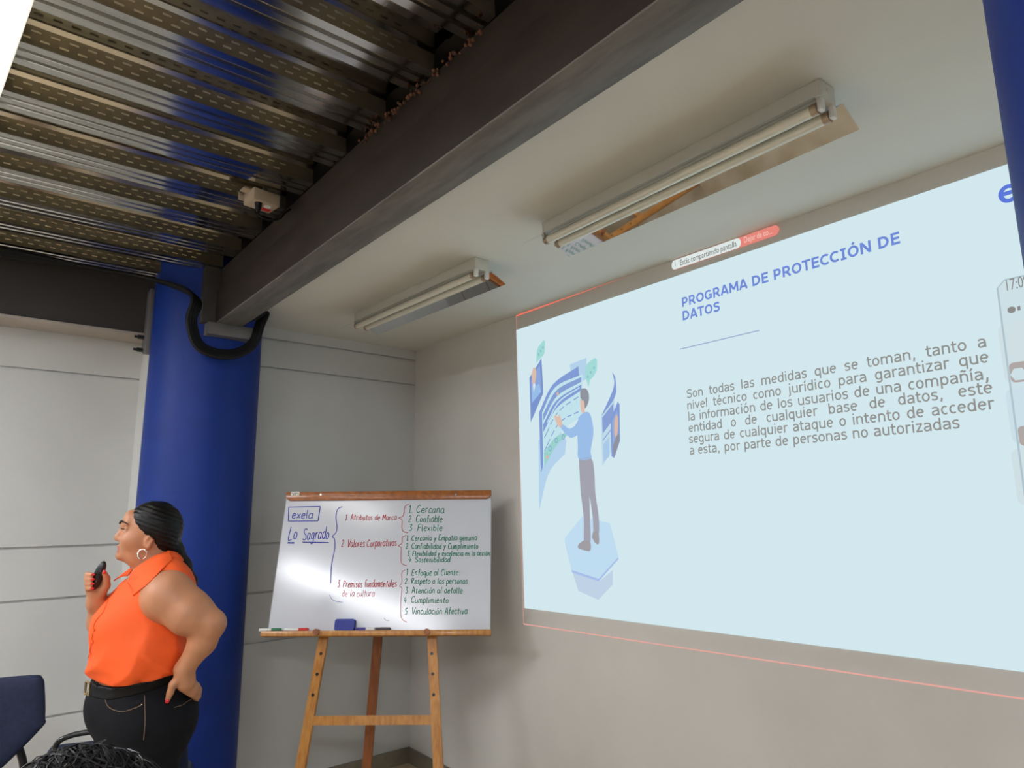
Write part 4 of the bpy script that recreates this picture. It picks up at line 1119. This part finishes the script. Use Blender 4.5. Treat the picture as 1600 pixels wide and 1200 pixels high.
for s in (-1, 1):
    bm = bmesh.new(); wsph(bm, (-.0722, .031*s, 1.4848), .0112, sub=3); ey = wpart('eye', bm, M['eye_white'])
    bm = bmesh.new(); wsph(bm, (-.0800, .0320*s, 1.4850), .0054, (.7, 1, 1)); wpart('iris', bm, M['black_plastic'], par=ey)
    bm = bmesh.new(); tube(bm, smooth_path([ww((-.0965, .014*s, 1.508)), ww((-.092, .030*s, 1.5155)), ww((-.080, .049*s, 1.511)), ww((-.071, .056*s, 1.505))], 5), lambda t: .0036*(1-.6*t), 8); wpart('eyebrow', bm, M['hair'])
    bm = bmesh.new(); tube(bm, smooth_path([ww((-.0905, .020*s, 1.489)), ww((-.0895, .031*s, 1.4925)), ww((-.082, .044*s, 1.489))], 5), .0016, 6); wpart('eyelashes', bm, M['hair'])
# nails
for p, n in ((ftips[0], 0), (ftips[1], 0), (ftips[2], 0), (ftips[3], 0)):
    bm = bmesh.new(); wsph(bm, p+(.0035, -.0052, .0005), .0052, (1.25, .5, .85)); wpart('fingernail', bm, M['nail'])
bm = bmesh.new(); wsph(bm, th[3]+(-.001, -.0068, .004), .0064, (.85, .5, 1.2)); wpart('fingernail', bm, M['nail'])
bm = bmesh.new(); wsph(bm, pw(261.5, 1094.5, -.206)+(0, -.0055, 0), .0072, (.95, .55, 1.1)); wpart('fingernail', bm, M['nail'])

# hair: smooth cap combed back, low pony tail
Hf = Field((-.12, -.12, 1.20), (.22, .12, 1.61), .004)
Hf.ell((.010, 0, 1.501), (.089, .080, .084), .02).ell((.040, 0, 1.478), (.062, .073, .078), .02).ell((.050, 0, 1.438), (.040, .058, .044), .02)
def xmin(z): return np.interp(z, [1.38, 1.412, 1.428, 1.446, 1.462, 1.470, 1.486, 1.505, 1.535, 1.556, 1.60], [.060, .034, .020, .014, .006, -.020, -.032, -.048, -.060, -.070, -.066])
def face_cut(x, y, z):
    return x-(xmin(z)-.012*(1-np.minimum(1, np.abs(y)/.05))*(z > 1.5))
Hf.cut(lambda x, y, z: np.broadcast_to(face_cut(x, y, z), Hf.d.shape)*.8, .006)
Hf.d += (.0012*np.sin(Hf.full()[2]*420+Hf.full()[0]*160+np.zeros(Hf.d.shape))).astype(np.float32)
Hf.chain([(.060, .0, 1.440), (.086, 0, 1.412), (.118, .01, 1.358), (.146, .015, 1.300), (.160, .02, 1.262)], [.030, .024, .021, .017, .008], .015)
me, _, _ = Hf.mesh('hair', wworld); hair = link('hair', me, woman, [M['hair']])
bm = bmesh.new(); tube(bm, [ww((.078+.022*math.cos(t)*.5, .026*math.sin(t), 1.421+.022*math.cos(t)*.8)) for t in np.linspace(0, 6.283, 25)[:-1]], .005, 8, closed=True); wpart('hair_band', bm, M['black_rubber'])
# earrings
for s in (-1, 1):
    c = np.array((-.019, .078*s, 1.404))
    bm = bmesh.new(); tube(bm, [ww(c+np.array((.0135*math.cos(t), .003*math.sin(2*t)*s+.004*math.cos(t)*s, .0165*math.sin(t)))) for t in np.linspace(0, 6.283, 29)[:-1]], .0024, 8, closed=True); wpart('hoop_earring', bm, M['silver'])

# blouse
Bl = TR.copy(); Bl.rc((.030, -.05, 1.335), (.030, .05, 1.335), .060, k=.03); Bl.rc((.070, -.155, 1.285), (.060, .15, 1.285), .066, k=.03)
X, Y, Z = Bl.full()
Bl.d = (Bl.d-.011).astype(np.float32)
fold = .0095*(np.abs(np.sin(24*(Z-.9*X)+7*Y+np.sin(9*X+20*Z)))-.5)*np.clip((1.16-Z)/.12, 0, 1)+.0085*(np.abs(np.sin(20*Z+34*(X+.05)+np.sin(30*Z)*.9))-.5)*np.clip((1.25-Z)/.15, 0, 1)*np.clip((X+.05)/.1, 0, 1)
fold = fold+.0065*np.clip((1.05-Z)/.05, 0, 1)*np.sin(75*X+60*Y)
Bl.d = (Bl.d+fold-.004*np.clip((1.075-Z)/.05, 0, 1)).astype(np.float32)
hem = lambda x: np.interp(x, [-.16, -.07, .02, .13, .18], [1.022, 1.006, 1.010, 1.028, 1.044])
Bl.cut(lambda x, y, z: (z-hem(x))*.9+0*y, .004)                     # below the hem: nothing
Bl.cut(lambda x, y, z: np.broadcast_to(1.360+.55*(x-.02)-z, Bl.d.shape)*.85, .006)            # neck opening slopes to the front
# arm holes
Bl.cut(Field.ell_fn(pw(262, 929, -.265), (.082, .100, .090)), .006)
Bl.cut(Field.ell_fn((.035, .240, 1.268), (.070, .078, .092)), .006)
Bl.cut(Field.ell_fn((-.085, -.012, 1.305), (.06, .012, .055), None), .006)   # open neck
me, _, _ = Bl.mesh('blouse', wworld); blouse = link('blouse', me, woman, [M['orange']])
# trousers
J = Field(LO, HI, .005); J.d = np.minimum(J.d, T.d)
for s in (-1, 1):
    J.rc((.03, .098*s, .86), (.035, .090*s, .50), .113, .084, .04); J.chain([(.035, .090*s, .50), (.055, .09*s, .34), (.055, .09*s, .075)], [.080, .074, .062], .03)
J.d = (J.d-.009).astype(np.float32)
J.d += (.0016*np.sin(90*Z+25*X)*np.clip((.84-Z)/.06, 0, 1)*np.clip((Z-.70)/.05, 0, 1)+0*Y).astype(np.float32)
top = lambda x: np.interp(x, [-.16, -.07, .02, .13, .18], [.968, .966, .982, 1.006, 1.016])
J.cut(lambda x, y, z: (top(x)-z)*.9+0*y, .004); J.cut(lambda x, y, z: z-.075+0*x+0*y, .004)
me, _, _ = J.mesh('jeans', wworld); jeans = link('jeans', me, woman, [M['denim']])
K = T.copy(); K.d = (K.d-.0105).astype(np.float32)
K.cut(lambda x, y, z: (top(x)+.034-z)*.9+0*y, .004); K.cut(lambda x, y, z: (z-top(x)+.004)*.9+0*y, .004)
me, _, _ = K.mesh('belt', wworld); belt = link('belt', me, woman, [M['leather']])
# shoes
for s in (-1, 1):
    Q = Field((-.2, .09*s-.09, -.01), (.16, .09*s+.09, .14), .005)
    Q.chain([(.062, .09*s, .045), (-.03, .098*s, .038), (-.105, .10*s, .032)], [.046, .044, .034], .02); Q.cut(lambda x, y, z: z-.0+0*x+0*y, .003); Q.cut(lambda x, y, z: .082-z+0*x+0*y, .003)
    me, _, _ = Q.mesh('shoe', wworld); link('shoe', me, woman, [M['black_plastic']])

# details found on the surface of the clothes
dg = bpy.context.evaluated_depsgraph_get()
def bvh(o):
    me = o.data; return BVHTree.FromPolygons([v.co for v in me.vertices], [p.vertices for p in me.polygons])
TJ, TB, TK = bvh(jeans), bvh(blouse), bvh(belt)
def on(tree, px, py, lift=.001):
    d = Vector(ray(px, py)).normalized(); h = tree.ray_cast(Vector(EYE), d)
    if h[0] is None: return None
    return h[0]+h[1]*lift
def seam(name, tree, pts, r, m, par, n=6, lift=.0008):
    P = [on(tree, q.x, q.y, lift) for q in smooth_path([(x, y, 0) for x, y in pts], n)]; P = [p for p in P if p is not None]
    if len(P) < 2: return
    bm = bmesh.new(); tube(bm, P, r, 6); bm_obj(name, bm, m, par, 60)
def z5(pts): return [(x/2.7273, 760+y/2.7273) for x, y in pts]
for pts in ([(372, 883), (432, 884)], [(440, 882), (520, 870), (600, 858)], [(448, 890), (452, 920), (470, 945), (520, 960), (575, 945), (606, 930)], [(615, 870), (618, 1000), (612, 1080)], [(742, 942), (780, 930), (800, 915), (842, 898)]):
    seam('stitching', TJ, z5(pts), .0011, M['stitch'], jeans)
for q in ((440, 884), (604, 930)):
    p = on(TJ, *z5([q])[0], .001)
    if p:
        bm = bmesh.new(); bmesh.ops.create_icosphere(bm, subdivisions=2, radius=.0045 if q[0] < 500 else .0028, matrix=Matrix.Translation(p)); bm_obj('rivet', bm, M['gold'], jeans)
for x in (415, 600):
    p, q = on(TK, *z5([(x, 808 if x < 500 else 785)])[0], .002), on(TK, *z5([(x+2, 850 if x < 500 else 830)])[0], .002)
    if p and q:
        bm = bmesh.new(); tube(bm, [p, (p+q)/2, q], .004, 6); bm_obj('belt_loop', bm, M['denim'], jeans)
_h = TK.ray_cast(ww((-.40, -.035, .980)), Vector((*_xr, 0)).normalized())
bc = (_h[0] if _h[0] is not None else ww((-.150, -.035, .980)))-Vector((*_xr, 0))*.004
up = Vector((0, 0, 1)); sx = Vector((*(_az*.93+_xr*-.35), 0)).normalized()
bm = bmesh.new(); tube(bm, [bc+up*.019+sx*.020, bc-up*.019+sx*.020, bc-up*.019-sx*.020, bc+up*.019-sx*.020], .0036, 8, closed=True); bm_obj('belt_buckle', bm, M['gold'], belt)
seam('placket_edge', TB, z5([(462, 480), (440, 535), (405, 580), (394, 640), (385, 700), (374, 745)]), .0020, M['orange'], blouse, lift=.0005)
for q in ((398, 612), (392, 660), (384, 712)):
    p = on(TB, *z5([(q[0]+4, q[1])])[0], .001)
    if p: bm = bmesh.new(); cyl(bm, p, p+Vector((*(-_xr*.002-_az*.001), 0)), .0048, seg=14); bm_obj('shirt_button', bm, M['orange'], blouse)
# collar: two leaves, thick cloth
def leaf(inner, outer, th=.004):
    n = 12
    def res(p):
        P = smooth_path(p, 6); k = [P[int(round(i*(len(P)-1)/n))] for i in range(n+1)]; return k
    I, O = res(inner), res(outer)
    bm = bmesh.new(); rows = []
    for a, b in zip(I, O):
        rows.append([bm.verts.new(a.lerp(b, t)+Vector((0, 0, .006*math.sin(t*math.pi)))) for t in (0, .33, .66, 1)])
    for i in range(n):
        for j in range(3): bm.faces.new((rows[i][j], rows[i+1][j], rows[i+1][j+1], rows[i][j+1]))
    bmesh.ops.recalc_face_normals(bm, faces=bm.faces[:])
    r = bmesh.ops.solidify(bm, geom=bm.faces[:], thickness=th)
    return bm
TBd = bvh(body)
def skin_or_cloth(px, py, lift):
    d = Vector(ray(px, py)).normalized(); best = None
    for t in (TB, TBd):
        h = t.ray_cast(Vector(EYE), d)
        if h[0] is not None and (best is None or h[3] < best[3]): best = h
    return best[0]-d*lift if best else ww(pw(px, py, 0))
def leaf_px(inner, outer, lift):
    return leaf([skin_or_cloth(u, v, l) for (u, v), l in zip(inner, lift)], [skin_or_cloth(u, v, l) for (u, v), l in zip(outer, lift)])
wpart('collar', leaf_px([(262, 861), (245, 866), (228, 876), (214, 886), (204, 895), (199, 911)], [(269, 874), (256, 886), (242, 900), (228, 914), (216, 923), (207, 930)], (.012, .012, .012, .011, .010, .010)), M['orange'], 60, blouse)
far_in = [ww((.068, .0, 1.402)), ww((.045, .052, 1.385)), ww(pw(222, 882, .060)), ww(pw(208, 889, .045)), ww(pw(199, 899, .010))]
far_out = [ww((.082, .0, 1.386)), ww((.06, .078, 1.365)), ww(pw(214, 886, .088)), ww(pw(194, 895, .080)), ww(pw(177, 907, .050))]
wpart('collar', leaf(far_in, far_out), M['orange'], 60, blouse)
back_in = [ww(pw(262, 860, -.058)), ww((.078, -.03, 1.408)), ww((.084, 0, 1.408)), ww((.078, .03, 1.408)), ww((.06, .056, 1.402))]
back_out = [ww(pw(270, 874, -.072)), ww((.108, -.045, 1.375)), ww((.114, 0, 1.375)), ww((.108, .045, 1.375)), ww((.085, .075, 1.370))]
wpart('collar', leaf(back_in, back_out), M['orange'], 60, blouse)

# clicker
clk = thing('presentation_clicker', 'small black presentation clicker in the raised hand of the woman', 'remote control', tuple(ww(pw(152, 900, .01))))
c0, c1 = pw(147.5, 915, .006), pw(160.5, 883, -.002)
Q = Field(np.minimum(c0, c1)-.03, np.maximum(c0, c1)+.03, .0025)
ax = (c1-c0)/np.linalg.norm(c1-c0); sd = np.cross(ax, (0, 1, 0)); sd /= np.linalg.norm(sd); nn = np.cross(sd, ax)
Q.ell(c0*.72+c1*.28, (.016, .036, .0105), .01, rot=np.column_stack([sd, ax, nn])).ell(c0*.22+c1*.78, (.0135, .030, .0095), .015, rot=np.column_stack([sd, ax, nn]))
me, _, _ = Q.mesh('clicker_body', wworld); link('clicker_body', me, clk, [M['black_plastic']])
for t in (.25, .5, .72):
    p = c0+(c1-c0)*t-nn*np.sign(nn[1])*.0098
    bm = bmesh.new(); wsph(bm, p, .0048, (1, .5, .8)); bm_obj('clicker_button', bm, M['plastic_dark'], clk, 60)

# ================================================================== CHAIRS
def chair(name, label, x, y, rot, top=.84, hoop=False):
    """visitor chair; at rot 0 the sitter faces +y"""
    t = thing(name, label, 'chair', (x, y, 0), 'navy visitor chairs'); t.rotation_euler = (0, 0, rot)
    MT = Matrix.Translation((x, y, 0)) @ Matrix.Rotation(rot, 4, 'Z')
    def put(nm, bm, m, sm=50):
        bmesh.ops.transform(bm, matrix=MT, verts=bm.verts[:]); return bm_obj(nm, bm, m, t, sm)
    # back: rounded shield, slightly dished
    out = [(-.235, top-.05), (-.225, top-.012), (-.19, top), (0, top+.004), (.19, top), (.225, top-.012), (.235, top-.05), (.244, top-.14), (.236, top-.175), (.12, top-.295), (.05, top-.32), (-.05, top-.32), (-.12, top-.295), (-.236, top-.175), (-.244, top-.14)]
    P = [(v.x, v.y) for v in smooth_path([(a, b, 0) for a, b in out], 4, closed=True)]
    bm = bmesh.new()
    rings = []
    for sc, dep in ((.0, .026), (.3, .026), (.6, .0258), (.8, .0245), (.9, .021), (.96, .016), (.99, .010), (1.0, .004), (1.0, -.004), (.99, -.010), (.96, -.016), (.9, -.021), (.8, -.0245), (.6, -.0258), (.3, -.026), (.0, -.026)):
        cz = top-.16
        if sc == 0: rings.append([bm.verts.new((0, -.215+dep-.02, cz))])
        else: rings.append([bm.verts.new((a*sc, -.215+dep+.35*(a*sc)**2-.02-.12*(cz+(b-cz)*sc-.6), cz+(b-cz)*sc)) for a, b in P])
    n = len(P)
    for A, B in zip(rings[:-1], rings[1:]):
        for k in range(n):
            if len(A) == 1: bm.faces.new((A[0], B[k], B[(k+1) % n]))
            elif len(B) == 1: bm.faces.new((A[k], B[0], A[(k+1) % n]))
            else: bm.faces.new((A[k], B[k], B[(k+1) % n], A[(k+1) % n]))
    put('backrest', bm, M['navy_fabric'], 180)
    bm = bmesh.new(); prism(bm, rrect(-.24, -.21, .24, .22, .06), ((0, 0, .43), (1, 0, 0), (0, 1, 0), (0, 0, 1)), -.02, .035)
    bmesh.ops.recalc_face_normals(bm, faces=bm.faces[:]); bmesh.ops.bevel(bm, geom=[e for e in bm.edges if abs(e.verts[0].co.z-e.verts[1].co.z) < 1e-5], offset=.014, segments=3, affect='EDGES', profile=.5)
    put('seat', bm, M['navy_fabric'])
    for s in (-1, 1):
        bm = bmesh.new(); tube(bm, smooth_path([(s*.155, -.262, top-.18), (s*.20, -.272, top-.30), (s*.225, -.25, .47), (s*.225, -.21, .42)], 6), .0125, 10); put('back_post', bm, M['black_metal'])
        bm = bmesh.new(); tube(bm, smooth_path([(s*.225, -.21, .42), (s*.235, -.24, .2), (s*.24, -.27, .0)], 5), .0125, 10); put('leg', bm, M['black_metal'])
        bm = bmesh.new(); tube(bm, smooth_path([(s*.225, .18, .42), (s*.235, .21, .2), (s*.24, .235, .0)], 5), .0125, 10); put('leg', bm, M['black_metal'])
        bm = bmesh.new(); cyl(bm, (s*.225, -.22, .42), (s*.225, .19, .42), .0125, seg=10); put('seat_rail', bm, M['black_metal'])
    bm = bmesh.new(); cyl(bm, (-.225, -.15, .412), (.225, -.15, .412), .011, seg=10); put('cross_rail', bm, M['black_metal']); bm = bmesh.new(); cyl(bm, (-.225, .15, .412), (.225, .15, .412), .011, seg=10); put('cross_rail', bm, M['black_metal'])
    if hoop:
        bm = bmesh.new(); z = top
        tube(bm, smooth_path([(-.20, -.262, z-.20), (-.205, -.266, z-.02), (-.16, -.268, z+.035), (0, -.27, z+.042), (.16, -.268, z+.035), (.205, -.266, z-.02), (.20, -.262, z-.20)], 7), .010, 10)
        put('back_hoop', bm, M['black_metal'])
    return t

ch1 = chair('visitor_chair', 'navy upholstered chair with black tube legs by the recessed white wall', *CH1)
ch2 = chair('visitor_chair', 'dark chair with a black hoop over its back, beside the jeans of the woman', *CH2, hoop=True)

# ================================================================== LISTENER IN FRONT
LD = .76; la = ray(128, 1100)[:2]; la = la/np.hypot(*la); lp = EYE[:2]+LD*la
lx = np.array([la[1], -la[0]])
def lworld(V):
    V = np.atleast_2d(V); xy = lp+np.outer(V[:, 1], la)+np.outer(V[:, 0], lx); return np.column_stack([xy, V[:, 2]])
def lw(p): return Vector(lworld(np.array(p))[0])
HZ = LTOP-.022
lis = thing('person', 'seated listener seen only by wavy black hair at the bottom edge', 'person', tuple(lw((0, 0, 0))))
Q = Field((-.35, -.40, -.01), (.35, .65, LTOP+.02), .01)
hc = HZ-.10
Q.ell((0, 0, hc), (.078, .095, .105), .02).ell((0, .05, hc-.05), (.055, .055, .06), .03)
Q.rc((0, -.01, hc-.08), (0, -.03, hc-.19), .055, .06, .03)
Q.ell((0, -.03, hc-.42), (.17, .11, .24), .05).rc((-.15, -.03, hc-.24), (.15, -.03, hc-.24), .06, k=.05).ell((0, -.02, .56), (.18, .15, .12), .05)
for s in (-1, 1):
    Q.chain([(.19*s, -.03, hc-.25), (.235*s, .0, hc-.50), (.16*s, .24, hc-.56)], [.055, .045, .034], .03); Q.ell((.13*s, .31, hc-.57), (.04, .05, .022), .02)
    for k in range(4): Q.rc((.13*s-.027+.018*k, .34, hc-.57), (.13*s-.03+.02*k, .41-.01*abs(k-1), hc-.585), .009, k=.004)
    Q.rc((.13*s-.03*s, .30, hc-.565), (.07*s, .35, hc-.575), .010, k=.006)
    Q.chain([(.09*s, .02, .56), (.10*s, .40, .555), (.10*s, .42, .08)], [.085, .065, .042], .03); Q.chain([(.10*s, .42, .05), (.10*s, .55, .035)], [.04, .032], .02)
Q.ell((0, .105, hc-.02), (.012, .016, .018), .012)
for s in (-1, 1): Q.ell((.08*s, .0, hc-.02), (.008, .016, .028), .008)
Q.cut(lambda x, y, z: z+0*x+0*y, .003)
me, V, Fc = Q.mesh('body', lworld); lb = link('body', me, lis, [M['skin']])
Q2 = Field((-.35, -.40, .02), (.35, .65, hc), .01)
Q2.ell((0, -.03, hc-.42), (.182, .122, .252), .05).rc((-.15, -.03, hc-.24), (.15, -.03, hc-.24), .072, k=.05).ell((0, -.02, .56), (.19, .16, .13), .05)
for s in (-1, 1): Q2.chain([(.19*s, -.03, hc-.25), (.225*s, -.01, hc-.42)], [.067, .062], .03)
me, _, _ = Q2.mesh('shirt', lworld); link('shirt', me, lis, [M['shirt_dark']])
Q3 = Field((-.35, -.30, .02), (.35, .65, .70), .01)
Q3.ell((0, -.02, .56), (.195, .165, .105), .05)
for s in (-1, 1): Q3.chain([(.09*s, .02, .56), (.10*s, .40, .555), (.10*s, .42, .10)], [.096, .076, .055], .03)
me, _, _ = Q3.mesh('trousers', lworld); link('trousers', me, lis, [M['denim']])
# wavy locks over a cap
bm = bmesh.new()
mt = Matrix.Translation(lw((0, -.012, hc))) @ Matrix.Rotation(math.atan2(lx[1], lx[0]), 4, 'Z') @ Matrix.Diagonal((.087, .103, .113, 1))
bmesh.ops.create_icosphere(bm, subdivisions=4, radius=1.0, matrix=mt)
for v in [v for v in bm.verts if False]: pass
rl = random.Random(21)
for k in range(1900):
    ph = rl.uniform(0, 2*math.pi); th0 = rl.uniform(.02, 1.1); ln = rl.uniform(1.0, 2.4)
    r_ = rl.uniform(1.0, 1.075); w0 = rl.uniform(0, 6.28); am = rl.uniform(.03, .085); fq = rl.uniform(5, 11)
    pts = []
    for i in range(13):
        t = i/12; tt = th0+ln*t*.85
        pp = ph+am*3*math.sin(fq*t+w0)+.25*t
        rr = r_*(1+.03*math.sin(fq*1.3*t+w0*2)+.05*t)
        drop = 0
        if tt > 2.3: drop = (tt-2.3)*.12; tt = 2.3
        sx, sy, sz = math.sin(tt)*math.cos(pp), math.sin(tt)*math.sin(pp), math.cos(tt)
        ct, st = math.cos(.95), math.sin(.95); sy, sz = sy*ct+sz*st, sz*ct-sy*st
        x = .087*rr*sx; y = -.012+.103*rr*sy; z = hc+.113*rr*sz-drop
        if y > .06 and z < hc+.05: y = .06+(y-.06)*.4; 
        pts.append(lw((x, y, z)))
    rad = rl.uniform(.0005, .0013)
    tube(bm, pts, lambda t, rad=rad: rad*(1-.75*t), 4)
bm_obj('hair', bm, M['hair_loose'], lis, 80)
ch3 = chair('visitor_chair', 'navy visitor chair under the seated listener', float(lp[0]-la[0]*.06), float(lp[1]-la[1]*.06), math.atan2(la[1], la[0])-math.pi/2)
